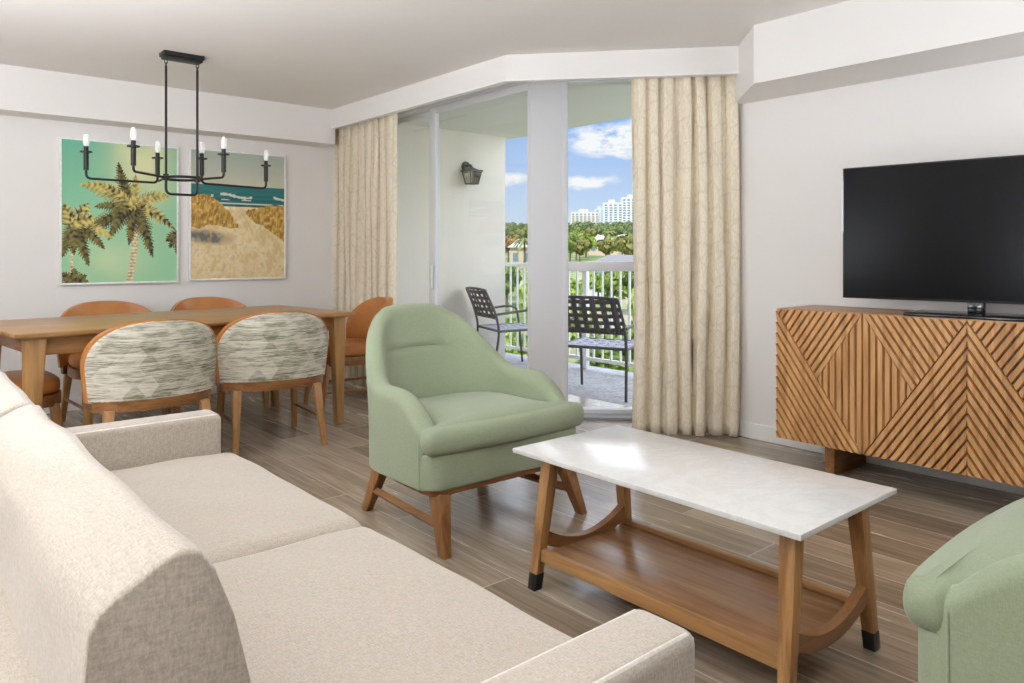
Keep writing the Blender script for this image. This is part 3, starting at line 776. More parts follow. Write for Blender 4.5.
# ------------------------------------------------------------------ green armchairs (local: facing -y)
def armchair(label, loc, rz):
    t = thing('armchair', label, 'armchair', loc, rz, 'sage green armchairs')
    a, b, yc, yf = .365, .315, .02, -.235
    path = []
    for k in range(8): path.append((-a, yf + (yc - yf) * k / 8, -1, 0, 0.0))
    for k in range(41):
        th = pi * k / 40
        e = .80
        cx_ = -cos(th); sx_ = sin(th)
        x = a * (abs(cx_) ** e) * (1 if cx_ > 0 else -1); y = yc + b * (abs(sx_) ** e)
        nx_, ny_ = cx_ / a, sx_ / b; l = sqrt(nx_ ** 2 + ny_ ** 2)
        path.append((x, y, nx_ / l, ny_ / l, min(th, pi - th)))
    for k in range(7, -1, -1): path.append((a, yf + (yc - yf) * k / 8, 1, 0, 0.0))
    zb_ = .235
    def sm(e0, e1, x): q = min(1, max(0, (x - e0) / (e1 - e0))); return q * q * (3 - 2 * q)
    NO = 46
    rings = []
    for idx, (x, y, nx_, ny_, th) in enumerate(path):
        w = sm(radians(8), radians(80), th)
        arm = .575 + .02 * sm(-.3, .05, y)
        top = arm + (.885 - arm) * (w ** .95) - .0 + .012 * sm(radians(60), radians(90), th)
        # arm front rolls down
        if y < yf + .17 and th == 0:
            q = (yf + .17 - y) / .17; top -= .105 * q ** 1.8
        T = .047 - .010 * w     # half thickness
        ring = []
        zs = [zb_ + (top - T - zb_) * (k / NO) for k in range(NO + 1)]
        lean = lambda z: (.30 * w * max(0, z - .46) + .05 * (1 - w) * max(0, z - .4))
        def pt(z, off):
            wy = lean(z); cr = 0
            return (x + nx_ * off + nx_ * .6 * wy, y + ny_ * off + max(ny_, 0) * wy * 1.0, z)
        for z in zs: ring.append(pt(z, T * (.96 + .04 * sin((z - zb_) * 9))))
        for k in range(1, 8):
            an = pi * k / 8; ring.append(pt(top - T + T * sin(an), T * cos(an)))
        for z in reversed(zs):
            d = 0
            if th > radians(40): d = .016 * math.exp(-((z - .695) / .009) ** 2) * sm(radians(48), radians(62), th)
            ring.append(pt(z, -T + d))
        rings.append(ring)
    K = len(rings[0]); vs = []; fs = []
    # front caps: shrink rings for a rounded arm front
    def shrunk(r, dy, f):
        cx_ = sum(p[0] for p in r) / K; cz_ = sum(p[2] for p in r) / K
        return [(cx_ + (p[0] - cx_) * f, p[1] + dy, p[2] - (1 - f) * .06 * (p[2] > .4)) for p in r]
    rings = [shrunk(rings[0], -.030, .45), shrunk(rings[0], -.026, .75), shrunk(rings[0], -.013, .94)] + rings + [shrunk(rings[-1], -.013, .94), shrunk(rings[-1], -.026, .75), shrunk(rings[-1], -.030, .45)]
    for r in rings: vs += r
    for j in range(len(rings) - 1):
        for k in range(K):
            l = (k + 1) % K; fs.append((j * K + k, j * K + l, (j + 1) * K + l, (j + 1) * K + k))
    fs.append(tuple(range(K))); fs.append(tuple((len(rings) - 1) * K + k for k in range(K))[::-1])
    sh = MB().add(vs, fs).build('shell', M['sage'], t, 75)
    # stitched line across the inner back
    pts = []
    for k in range(17):
        x = -.16 + .32 * k / 16; pts.append((x, .335 + .30 * .27 - .036 - .075 * (abs(x) / .2) ** 2.2 * .55 - .012, .735))
    # piping that follows the arm fronts
    for rg in (rings[3], rings[-4]):
        MB().tube([(p[0], p[1] - .001, p[2]) for p in rg[1:NO + 12:3]], .0035, 6).build('piping', M['sage'], sh, 60)
    # upholstered base block
    def rr(x0, x1, y0, y1, r, n=6):
        P = []
        for cx_, cy_, a0 in ((x1 - r, y1 - r, 0), (x0 + r, y1 - r, 90), (x0 + r, y0 + r, 180), (x1 - r, y0 + r, 270)):
            for k in range(n + 1):
                an = radians(a0 + 90 * k / n); P.append((cx_ + r * cos(an), cy_ + r * sin(an)))
        return P
    MB().prism([p for p in rr(-.408, .408, -.315, .0, .07) if p[1] < -.1] + [(.40, -.02), (.36, .10), (.25, .26), (.1, .32), (-.1, .32), (-.25, .26), (-.36, .10), (-.40, -.02)][::1] if False else [(-.40, -.02), (-.36, .10), (-.25, .26), (-.1, .32), (.1, .32), (.25, .26), (.36, .10), (.40, -.02)][::-1] + [p for p in rr(-.408, .408, -.315, .0, .07) if p[1] < -.1], .235, .375, .012, seg=3).build('seat_base', M['sage'], t, 50)
    # T-shaped seat cushion
    P = [(-.31, .27), (-.31, -.225), (-.415, -.235), (-.425, -.30), (-.40, -.335), (0, -.355), (.40, -.335), (.425, -.30), (.415, -.235), (.31, -.225), (.31, .27)]
    for _rep in range(2):
     P2 = []
     for i in range(len(P)):
        p, q = P[i], P[(i + 1) % len(P)]
        P2 += [(p[0] * .78 + q[0] * .22, p[1] * .78 + q[1] * .22), (p[0] * .22 + q[0] * .78, p[1] * .22 + q[1] * .78)]
     P = P2
    N_ = len(P2); rings_ = []
    nrm = []
    for k in range(N_):
        dx = P2[(k + 1) % N_][0] - P2[k - 1][0]; dy = P2[(k + 1) % N_][1] - P2[k - 1][1]; l = math.hypot(dx, dy) or 1
        nrm.append((-dy / l, dx / l))
    ar_ = sum(P2[k][0] * P2[(k + 1) % N_][1] - P2[(k + 1) % N_][0] * P2[k][1] for k in range(N_))
    sg = -1 if ar_ < 0 else 1     # inward side of the outline
    zc_, hh = .425, .053
    for k in range(11):
        an = -pi / 2 + pi * k / 10; ins = .040 * (1 - abs(cos(an)) ** .75)
        rings_.append([(p[0] + n_[0] * sg * ins, p[1] + n_[1] * sg * ins, zc_ + hh * sin(an)) for p, n_ in zip(P2, nrm)])
    last = rings_[-1]
    for f in (.93, .84, .72, .58, .42, .25, .1):
        w_ = min(1, (1 - f) * 1.6)
        def mel(p):
            th_ = atan2((p[1] + .237) / (.10 if p[1] < -.237 else .48), p[0] / .40)
            ex, ey = .37 * cos(th_), sin(th_) * (.095 if sin(th_) < 0 else .46)
            return (p[0] * (1 - w_) + ex * w_) * f, -.237 + ((p[1] + .237) * (1 - w_) + ey * w_) * f
        rings_.append([(mel(p)[0], mel(p)[1], zc_ + hh + .026 * (1 - f ** 2.2)) for p in last])
    vs = [q for rg in rings_ for q in rg]; fs = []
    for a_ in range(len(rings_) - 1):
        for k in range(N_):
            l = (k + 1) % N_; fs.append((a_ * N_ + k, a_ * N_ + l, (a_ + 1) * N_ + l, (a_ + 1) * N_ + k))
    fs += [tuple(range(N_))[::-1], tuple((len(rings_) - 1) * N_ + k for k in range(N_))]
    MB().add(vs, fs).build('seat_cushion', M['sage'], t, 80)
    # wooden under-frame and legs
    MB().prism([(x * .955, y * .955) for x, y in [(-.40, -.02), (-.36, .10), (-.25, .26), (-.1, .32), (.1, .32), (.25, .26), (.36, .10), (.40, -.02)][::-1] + [p for p in rr(-.408, .408, -.315, .0, .07) if p[1] < -.1]], .212, .236, .004).build('under_rail', M['wal_x'], t, 40)
    for sx in (-1, 1):
        MB().taper((sx * .368, -.345, 0), (sx * .335, -.262, .22), .036, .06, .046, .075, .006).build('leg', M['wal_z'], t, 30)
        MB().taper((sx * .325, .31, 0), (sx * .30, .215, .22), .036, .055, .046, .07, .006).build('leg', M['wal_z'], t, 30)
        MB().tube([(sx * .352, -.30, .10), (sx * .316, .265, .10)], .019, 4).build('stretcher', M['wal_y'], t, 30)
        # curved gusset where the front leg meets the front rail
        G = [(0, 0)] ; 
        pts = [(.0, .0), (.10, .0)] + [(.10 * (1 - sin(q * pi / 16)), -.06 * (1 - cos(q * pi / 16))) for q in range(1, 9)]
        g = MB(); gv = [(sx * (.32 - px), yy, .215 + pz) for yy in (-.275, -.25) for px, pz in pts]
        n = len(pts); g.add(gv, [tuple(range(n)), tuple(range(n, 2 * n))[::-1]] + [(k, (k + 1) % n, n + (k + 1) % n, n + k) for k in range(n)]).build('bracket', M['wal_x'], t, 30)
    return t
ac = armchair('sage green armchair with wooden legs facing the sofa end in front of the balcony door', (2.0, 2.63, 0), 0)
dup(ac, (2.03, .32, 0), pi, 'sage green armchair partly in view beyond the near end of the coffee table')

# ------------------------------------------------------------------ coffee table
ct = thing('coffee_table', 'white stone topped coffee table on splayed wooden legs with a lower shelf', 'coffee table', (1.955, 1.42, 0))
def K_(x, y): return x - 1.945, y - 1.42
TX0, TX1, TY0, TY1 = 1.675, 2.22, .90, 1.955
CZ = .468
P = [K_(x, y) for x, y in ((TX0, TY0), (TX1, TY0), (TX1, TY1), (TX0, TY1))]
MB().prism(P, CZ - .016, CZ, .0025).build('tabletop', M['quartz'], ct, 30)['label'] = 'white speckled stone top'
legs = {}
for nx_, (xb, xt) in (('f', (1.705, 1.765)), ('r', (2.185, 2.125))):
    for yb_, yt in ((.955, .972), (1.875, 1.858)):
        lg = MB().taper((*K_(xb, yb_), .0), (*K_(xt, yt), CZ - .03), .033, .046, .033, .046, .003).build('leg', M['oak_z'], ct, 30)
        q = .055 / (CZ - .03)
        MB().taper((*K_(xb, yb_), -.0005), (*K_(xb + (xt - xb) * q, yb_ + (yt - yb_) * q), .055), .0355, .037, .0355, .037, .002).build('ferrule', M['ferrule'], lg, 30)
m = MB()
for x in (1.765, 2.125): m.box(K_(x, 0)[0] - .012, K_(x, 0)[0] + .012, K_(0, .985)[1], K_(0, 1.845)[1], CZ - .045, CZ - .0165, .003)
for y in (.972, 1.858): m.box(K_(1.765, 0)[0], K_(2.125, 0)[0], K_(0, y)[1] - .012, K_(0, y)[1] + .012, CZ - .045, CZ - .0165, .003)
m.build('top_frame', M['oak_y'], ct, 30)
# long shelf rails + curved end stretchers
SZ = .125
for x in (1.726, 2.164):
    MB().box(K_(x, 0)[0] - .013, K_(x, 0)[0] + .013, K_(0, .975)[1], K_(0, 1.855)[1], SZ - .03, SZ + .012, .004).build('shelf_rail', M['oak_y'], ct, 30)
MB().box(K_(1.735, 0)[0], K_(2.155, 0)[0], K_(0, .97)[1], K_(0, 1.86)[1], SZ - .022, SZ - .004, .002).build('shelf', M['shelf'], ct, 30)
for y in (.965, 1.867):
    n = 16; vs = []; fs = []
    for k in range(n + 1):
        u = k / n; x = 1.72 + (2.17 - 1.72) * u; dip = 4 * u * (1 - u)
        zt = SZ + .085 - .075 * dip; zl = SZ + .03 - .058 * dip
        for dy, z in ((-.014, zl), (-.014, zt), (.014, zt), (.014, zl)):
            kx, ky = K_(x, y); vs.append((kx, ky + dy, z))
    for k in range(n):
        for q in range(4): fs.append((k * 4 + q, k * 4 + (q + 1) % 4, k * 4 + 4 + (q + 1) % 4, k * 4 + 4 + q))
    fs += [(0, 1, 2, 3), (n * 4 + 3, n * 4 + 2, n * 4 + 1, n * 4)]
    MB().add(vs, fs).build('end_stretcher', M['wal_x'], ct, 40)

# ------------------------------------------------------------------ sideboard
XF, SY0, SY1, Z0, Z1 = 3.70, .27, 2.11, .155, .845
sb = thing('sideboard', 'long wooden sideboard with ribbed diagonal fronts under the television', 'sideboard', ((XF + XW) / 2, (SY0 + SY1) / 2, 0))
ox, oy = (XF + XW) / 2, (SY0 + SY1) / 2
def bx(x0, x1, y0, y1, z0, z1, b=.002): return MB().box(x0 - ox, x1 - ox, y0 - oy, y1 - oy, z0, z1, b)
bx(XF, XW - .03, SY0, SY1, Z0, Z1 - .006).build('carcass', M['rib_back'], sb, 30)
bx(XF - .002, XW - .03, SY0, SY1, Z1 - .008, Z1 + .004, .001).build('top', M['sb_top'], sb, 30)
def clip(poly, nx, ny, c, keep):
    out = []
    for i in range(len(poly)):
        p, q = poly[i], poly[(i + 1) % len(poly)]
        a = (p[0] * nx + p[1] * ny - c) * keep; b_ = (q[0] * nx + q[1] * ny - c) * keep
        if a >= 0: out.append(p)
        if a * b_ < 0:
            t = a / (a - b_); out.append((p[0] + (q[0] - p[0]) * t, p[1] + (q[1] - p[1]) * t))
    return out
PW, PH = (SY1 - SY0) / 4, Z1 - Z0 - .001
def ribs(mb, region, d, period, org_, to3):
    dl = math.hypot(*d); dx, dy = d[0] / dl, d[1] / dl; nx, ny = -dy, dx
    vals = [p[0] * nx + p[1] * ny - (org_[0] * nx + org_[1] * ny) for p in region]
    base = org_[0] * nx + org_[1] * ny
    k0, k1 = math.floor(min(vals) / period) - 1, math.ceil(max(vals) / period) + 1
    for k in range(k0, k1):
        lo = base + k * period; hi = lo + period * .86
        P = clip(clip(region, nx, ny, lo, 1), nx, ny, hi, -1)
        if len(P) < 3: continue
        ar = abs(sum(P[i][0] * P[(i + 1) % len(P)][1] - P[(i + 1) % len(P)][0] * P[i][1] for i in range(len(P)))) / 2
        if ar < 2e-5: continue
        mid = (lo + hi) / 2; hw = (hi - lo) / 2
        A = [to3(s, z, 0) for s, z in P]; B = []
        for s, z in P:   # crown: pull the top in toward the rib's middle line
            q = s * nx + z * ny - mid; B.append(to3(s - nx * q * .26, z - ny * q * .26, .015))
        n = len(P)
        mb.add(A + B, [tuple(range(n)), tuple(range(n, 2 * n))] + [(i, (i + 1) % n, n + (i + 1) % n, n + i) for i in range(n)])
for pnl in range(4):
    mir = pnl % 2
    y_l = SY1 - pnl * PW
    def to3(s, z, h, y_l=y_l, mir=mir):
        ss = (PW - s) if mir else s
        return (XF - h - ox, y_l - ss - oy, Z0 + z)
    g = .0012
    mb = MB()
    TLc, TRc, BLc, BRc, Cc = (g, PH), (PW - g, PH), (g, .002), (PW - g, .002), (PW * .5, PH * .5)
    ribs(mb, [BLc, BRc, TLc], (PW, -PH), .0325, TLc, to3)            # lower-left triangle
    ribs(mb, [TLc, Cc, TRc], (PW, PH), .0325, Cc, to3)               # top triangle
    ribs(mb, [Cc, BRc, TRc], (0, 1), .034, TRc, to3)                 # side triangle, upright ribs
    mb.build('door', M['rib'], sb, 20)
for yy in (1.84, .54):
    bx(3.735, XW - .035, yy - .026, yy + .026, 0, Z0 + .002, .004).build('leg', M['wal_x'], sb, 30)

# ------------------------------------------------------------------ television
TA = radians(-5.5)
tv = thing('television', 'black flat-screen television standing on the wooden sideboard', 'television', (3.90, 1.22, .849), -TA * 1)
tvw, tvh, zt0 = 1.20, .672, .064
# local: screen faces -x, width along y
MB().box(-.012, .028, -tvw / 2, tvw / 2, zt0, zt0 + tvh, .004).box(.028, .055, -tvw / 2 + .15, tvw / 2 - .15, zt0 + .05, zt0 + .42, .012).build('housing', M['tv_frame'], tv, 30)
MB().box(-.0145, -.0118, -tvw / 2 + .009, tvw / 2 - .009, zt0 + .012, zt0 + tvh - .008).build('screen', M['tv_screen'], tv, 0)
MB().box(-.0135, .0, tvw / 2 - .004, tvw / 2 + .001, zt0 + .34, zt0 + tvh - .05, .0004).build('edge_strip', M['silver'], tv, 0)
MB().box(-.19, .10, -.30, .26, 0, .014, .004).build('stand_base', M['tv_base'], tv, 30)
MB().box(-.008, .024, -.035, .035, .012, zt0 + .004, .004).build('stand_neck', M['tv_base'], tv, 30)

# ------------------------------------------------------------------ balcony: sconce, railing, chairs
sc = thing('wall_lantern', 'small dark metal lantern light on the pale balcony wall', 'lantern', (4.70, YW, 2.0))
MB().tube([(0, 0, .045), (0, -.02, .045)], [.062, .05], 20).build('back_plate', M['lantern'], sc, 40)
MB().tube([(0, -.01, .05), (0, -.05, .062), (0, -.085, .055), (0, -.095, .03)], .013, 8).build('arm', M['lantern'], sc, 60)
lx, ly = 0, -.10
def frus(mb, z0, z1, w0, w1): return mb.taper((lx, ly, z0), (lx, ly, z1), w0, w1, bev=0)
frus(frus(MB(), .004, .034, .12, .02), -.012, .005, .168, .168).build('cap', M['lantern'], sc, 20)
cg = MB()
for sx in (-1, 1):
    for sy in (-1, 1):
        cg.tube([(lx + sx * .072, ly + sy * .072, -.01), (lx + sx * .046, ly + sy * .046, -.135)], .006, 6)
frus(cg, -.142, -.131, .10, .108)
cg.build('cage', M['lantern'], sc, 30)
frus(MB(), -.13, -.013, .088, .136).build('shade', M['lamp_glass'], sc, 20)

XR = 5.43
rl = thing('railing', 'white metal balcony railing with upright pickets behind the patio chairs', 'railing', (XR, 3.9, -.012))
y0r, y1r = 1.1 - 3.9, 6.95 - 3.9
MB().box(-.035, .035, y0r, y1r, 1.015, 1.055, .006).build('top_rail', M['rail'], rl, 30)
MB().box(-.018, .018, y0r, y1r, .09, .125, .003).build('bottom_rail', M['rail'], rl, 30)
pk = MB().box(-.009, .009, -.009, .009, .11, 1.02).build('picket', M['rail'], rl, 0)
ys = [1.16 - 3.9 + .115 * k for k in range(50)]
for k, yy in enumerate(ys):
    if k == 0: pk.location.y = yy; continue
    c = pk.copy(); COL.objects.link(c); c.parent = rl; c.location.y = yy
for yy in (1.2, 3.2, 5.18, 6.85):
    MB().box(-.025, .025, yy - 3.9 - .028, yy - 3.9 + .028, 0, 1.02, .003).build('post', M['rail'], rl, 30)

def patio_chair(label, loc, rz):
    t = thing('patio_chair', label, 'chair', loc, rz, 'strap patio chairs on the balcony')
    w = .295; zs = .40
    r = .0125
    for sx in (-1, 1):
        x = sx * w
        MB().tube(arc([(sx * .315, -.30, 0), (x, -.235, zs), (x, -.275, .58), (x * .93, -.375, .80)], .08), r, 8).build('rear_leg', M['patio'], t, 60)
        MB().tube(arc([(sx * .31, .27, 0), (x * 1.02, .225, zs + .02), (x * 1.04, .20, .585), (x * 1.04, .10, .605), (x * 1.02, -.265, .565)], .06), r, 8).build('front_leg', M['patio'], t, 60)
    MB().tube(arc([(-w * .93, -.375, .80), (-.12, -.395, .812), (.12, -.395, .812), (w * .93, -.375, .80)], .05), r, 8).tube([(-w, -.262, .525), (w, -.262, .525)], r * .8, 8).build('back_frame', M['patio'], t, 60)
    MB().tube(arc([(-w, -.235, zs), (-w, .235, zs + .01), (w, .235, zs + .01), (w, -.235, zs), ], .05), r, 8).tube([(-w, -.235, zs), (w, -.235, zs)], r, 8).build('seat_frame', M['patio'], t, 60)
    def weave(mb, f, nu, nv, bw, amp):
        for i in range(nu):
            u = (i + .5) / nu; vs = []; n = nv * 4
            for k in range(n + 1):
                v = k / n; o_ = amp * sin(v * nv * pi + i * pi)
                a = f(u - bw / nu / 2, v); b_ = f(u + bw / nu / 2, v); nn = f(0, 0, True)
                vs += [tuple(a[q] + nn[q] * o_ for q in range(3)), tuple(b_[q] + nn[q] * o_ for q in range(3))]
            mb.add(vs, [(2 * k, 2 * k + 1, 2 * k + 3, 2 * k + 2) for k in range(n)])
        return mb
    def fb(u, v, nrm=False):
        if nrm: return (0, .92, .38)
        x = (-1 + 2 * u) * w * (.985 - .05 * v); z = .525 + .28 * v; y = -.262 - .118 * v - .05 * (1 - (2 * u - 1) ** 2)
        return (x, y, z)
    def fbT(u, v, nrm=False): return fb(v, u, nrm) if not nrm else fb(0, 0, True)
    mb = weave(MB(), fb, 7, 5, .56, .003); weave(mb, fbT, 5, 7, .56, .003)
    o = mb.build('back_straps', M['strap'], t, 60); o.modifiers.new('s', 'SOLIDIFY').thickness = .0035
    def fs_(u, v, nrm=False):
        if nrm: return (0, 0, 1)
        return ((-1 + 2 * u) * w, -.235 + .47 * v, zs + .01 * v - .03 * (1 - (2 * u - 1) ** 2) * 4 * v * (1 - v) + .008)
    def fsT(u, v, nrm=False): return fs_(v, u, nrm) if not nrm else fs_(0, 0, True)
    mb = weave(MB(), fs_, 8, 7, .72, .003); weave(mb, fsT, 7, 8, .72, .003)
    o = mb.build('seat_straps', M['strap_seat'], t, 60); o.modifiers.new('s', 'SOLIDIFY').thickness = .0035
    return t
pc = patio_chair('dark strap-lattice patio chair nearest the right curtain, its back to the room', (4.615, 4.205, -.012), radians(-70))
dup(pc, (4.93, 5.76, -.012), radians(-108), 'dark strap-lattice patio chair standing beside the pale balcony wall')

# ------------------------------------------------------------------ outside
def gz(d):
    T = [(0, -11), (18, -9.5), (45, -3.6), (80, -1.2), (150, 2.0), (300, 8.6), (800, 24)]
    for (a, za), (b, zb__) in zip(T, T[1:]):
        if d <= b: return za + (zb__ - za) * (d - a) / (b - a)
    return T[-1][1]
vs = []; fs = []; rad = [8, 14, 18, 25, 32, 40, 52, 65, 80, 100, 125, 150, 190, 240, 300, 380, 480, 600, 800]; NA = 40
for r in rad:
    for k in range(NA + 1):
        an = radians(-30 + 150 * k / NA); vs.append((r * cos(an), r * sin(an), gz(r)))
for j in range(len(rad) - 1):
    for k in range(NA):
        a = j * (NA + 1) + k; fs.append((a, a + 1, a + NA + 2, a + NA + 1))
tt = NT('grass_ground'); n = tt.noise(tt.co(), .12, 5, .6)
tt.set(tt.ramp(n, [(.35, srgb(96, 120, 60)), (.5, srgb(140, 156, 90)), (.62, srgb(190, 180, 150))]), .95); 
struct(MB().add(vs, fs).build('ground', tt.mat, smooth=80), 'green ground beyond the balcony')

def leafmat(name, a, b, c):
    t = NT(name); n = t.noise(t.co(), 1.1, 4, .7)
    t.set(t.ramp(n, [(.35, a), (.52, b), (.68, c)]), .7, spec=.2); return t.mat
LEAF = [leafmat('leaf_green', srgb(92, 116, 50), srgb(134, 156, 72), srgb(182, 192, 106)), leafmat('leaf_bright', srgb(120, 150, 50), srgb(158, 184, 70), srgb(200, 212, 116)),
        leafmat('leaf_olive', srgb(112, 116, 62), srgb(150, 148, 84), srgb(190, 180, 118)), leafmat('leaf_rust', srgb(146, 116, 56), srgb(188, 148, 78), srgb(204, 176, 110)), leafmat('leaf_hazed', srgb(112, 130, 88), srgb(144, 158, 104), srgb(178, 184, 128))]  # last leaf tone is paled to paint in distance haze
bark = simple('bark', srgb(128, 108, 86), .9)
def crown_mb(seed, rx, rz, zc_, n=900, clumps=9):
    rs = random.Random(seed); m = MB(); cl = []
    for _ in range(clumps):
        th = rs.uniform(0, 2 * pi); ph_ = rs.uniform(-.5, 1); q = rs.uniform(.3, .75)
        cl.append((rx * q * cos(th), rx * q * sin(th), zc_ + rz * q * ph_, rs.uniform(.38, .6)))
    for k in range(n):
        c = rs.choice(cl); v = Vector((rs.gauss(0, 1), rs.gauss(0, 1), rs.gauss(0, 1))).normalized() * rs.uniform(.75, 1.0)
        p = Vector((c[0] + v.x * rx * c[3], c[1] + v.y * rx * c[3], c[2] + v.z * rz * c[3]))
        a = (v + Vector((rs.uniform(-.7, .7), rs.uniform(-.7, .7), rs.uniform(-.7, .7)))).normalized(); b_ = a.orthogonal().normalized(); d_ = a.cross(b_)
        s = rs.uniform(.10, .2) * rx
        m.add([p + b_ * s, p + d_ * s * .7, p - b_ * s, p - d_ * s * .7], [(0, 1, 2, 3)])
    return m
def tree(kind, label, loc, leaf, seed, h=4.0, w=2.2, group=None, name='tree'):
    t = thing(name, label, 'tree', loc, 0, group)
    rx, rz = w / 2, h * .36
    crown_mb(seed, rx, rz, h * .62).build('crown', leaf, t, 0)
    MB().tube([(0, 0, -.3), (.05, 0, h * .3), (0, .05, h * .6)], [.13, .1, .05], 8).build('trunk', bark, t, 60)
    return t
def palm(label, loc, h, seed, group=None):
    t = thing('palm_tree', label, 'palm tree', loc, 0, group); rs = random.Random(seed)
    MB().tube([(0, 0, -.3), (.12, 0, h * .5), (.05, 0, h)], [.17, .13, .11], 8).build('trunk', bark, t, 60)
    m = MB()
    for k in range(15):
        an = 2 * pi * k / 15 + rs.uniform(-.2, .2); up_ = rs.uniform(-.3, 1.0); Ln = rs.uniform(1.2, 1.7); vs = []
        N = 9
        for j in range(N + 1):
            s = j / N; rr_ = Ln * s * .9; z = h + up_ * s * Ln - 1.1 * s * s * Ln
            wd = .26 * sin(pi * min(1, s * .9 + .08)) * (1 if j % 2 else .55)
            c_ = Vector((rr_ * cos(an) + .05, rr_ * sin(an), z)); sd = Vector((-sin(an), cos(an), 0)) * wd
            vs += [c_ + sd - Vector((0, 0, wd * .6)), c_, c_ - sd - Vector((0, 0, wd * .6))]
        m.add(vs, [q for j in range(N) for q in ((3 * j, 3 * j + 1, 3 * j + 4, 3 * j + 3), (3 * j + 1, 3 * j + 2, 3 * j + 5, 3 * j + 4))])
    m.build('fronds', LEAF[2], t, 0)
    return t
YAW = radians(49.3)
def dirpt(az_px, d):
    """a spot on the ground at a bearing (given as offset along a 745 px focal length) and distance"""
    an = YAW - math.atan((az_px - 512) / 745.0); return (d * cos(an), d * sin(an), gz(d))
GRP = 'trees beyond the balcony'
NEARL = 'leafy green tree growing low outside behind the railing pickets'
MIDL = 'small leafy tree among the greenery outside above the railing'
FARL = 'distant dark green tree in the tree line below the white towers'
protoA = tree('a', 'round bright green tree rising above the balcony railing in the window view', dirpt(586, 118), LEAF[1], 1, 3.4, 3.2)
protoA.scale = (1.15, 1.15, 1.15)
protoB = tree('b', 'rust-brown leafy tree outside just right of the balcony wall', dirpt(508, 100), LEAF[3], 2, 4.0, 2.6)
protoC = tree('c', MIDL, dirpt(570, 105), LEAF[0], 3, 4.0, 2.8, GRP)
protoD = tree('d', FARL, dirpt(520, 210), LEAF[4], 4, 4.0, 3.6, GRP)
protoE = tree('e', 'round light green tree outside near the edge of the right curtain', dirpt(622, 108), LEAF[1], 5, 3.6, 3.0)
protoF = tree('f', MIDL, dirpt(606, 96), LEAF[2], 6, 3.8, 3.0, GRP)
TAKEN = [(o.location.x, o.location.y, 1.9) for o in (protoA, protoB, protoC, protoD, protoE, protoF)]
for px, d, r in ((581, 168, 7), (603, 131, 4), (527, 95, 4), (634, 143, 6), (634, 65, 5.5), (524, 84, 1.6), (609, 112, 1.6), (571, 132, 1.6), (514, 190, 1.2)):
    q = dirpt(px, d); TAKEN.append((q[0], q[1], r))
def grow(src, px, d, s, r, label):
    x, y, z = dirpt(px, d)
    if any((x - a) ** 2 + (y - b) ** 2 < (r + c) ** 2 for a, b, c in TAKEN): return
    TAKEN.append((x, y, r)); dup(src, (x, y, z), 0, label, GRP, s)
rq = random.Random(5)
for k in range(50):
    sc_ = rq.uniform(.9, 1.25); grow(rq.choice((protoC, protoF)), rq.uniform(485, 685), rq.uniform(82, 150), sc_, 1.75 * sc_, MIDL)
for k in range(200):
    sc_ = rq.uniform(1.0, 1.5); grow(protoD, rq.uniform(480, 690), rq.uniform(200, 300), sc_, 2.1 * sc_, FARL)
for k in range(160):
    sc_ = rq.uniform(.6, .9); grow(rq.choice((protoA, protoC, protoE)), rq.uniform(490, 655), rq.uniform(30, 60), sc_, 1.9 * sc_, NEARL)
palm('slender palm tree outside in the narrow gap left of the white post', dirpt(524, 84), 3.7, 3)
palm('palm tree standing below the white towers beside the right curtain', dirpt(609, 112), 4.0, 5)
palm('palm tree outside at the left edge of the fixed window view', dirpt(571, 132), 3.6, 8)
cyp = thing('cypress_tree', 'thin dark cypress standing taller than the trees around it', 'tree', dirpt(514, 190))
crown_mb(40, .9, 3.0, 3.4, 600, 6).build('crown', LEAF[4], cyp, 0); MB().tube([(0, 0, -.3), (0, 0, 3)], .15, 8).build('trunk', bark, cyp, 60)

stu = [simple('facade_white', srgb(240, 241, 243), .8), simple('facade_cream', srgb(232, 224, 210), .8), simple('facade_tan', srgb(226, 204, 176), .8)]
roofm = simple('roof_pale', srgb(216, 206, 196), .8); win_m = simple('facade_window', srgb(132, 150, 174), .3); roof_g = simple('roof_grey', srgb(150, 146, 144), .8)
def house(px, d, w, h, dep, mat, label, hip=True, roof=roofm):
    x, y, z = dirpt(px, d); an = YAW - pi / 2
    t = thing('house', label, 'house', (x, y, z - .5), an)
    MB().box(-w / 2, w / 2, 0, dep, 0, h + .5).build('wall', mat, t, 0)
    m = MB(); e = .35
    b = [(-w / 2 - e, -e, h + .5), (w / 2 + e, -e, h + .5), (w / 2 + e, dep + e, h + .5), (-w / 2 - e, dep + e, h + .5)]
    rg = [(-w / 4, dep / 2, h + .5 + 1.1), (w / 4, dep / 2, h + .5 + 1.1)]
    m.add(b + rg, [(0, 1, 5, 4), (1, 2, 5), (2, 3, 4, 5), (3, 0, 4), (3, 2, 1, 0)]).build('roof', roof, t, 0)
    for k in range(3):
        cx_ = -w / 2 + w * (k + .5) / 3; MB().box(cx_ - w * .08, cx_ + w * .08, -.05, .05, h * .35 + .5, h * .75 + .5).build('window', win_m, t, 0)
house(581, 165, 11, 2.2, 7, stu[0], 'low white house with a pale roof outside above the round green tree')
house(603, 128, 5, 2.0, 5, stu[2], 'small tan house among the trees near the window centre')
house(527, 92, 4.2, 2.6, 5, stu[2], 'tan house in the narrow gap left of the white post')
house(634, 140, 8, 2.2, 6, stu[2], 'tan roofed house outside by the edge of the right curtain')
house(634, 62, 7, 2.4, 5, stu[0], 'grey roofed low building seen between the pickets beside the right curtain', roof=roof_g)

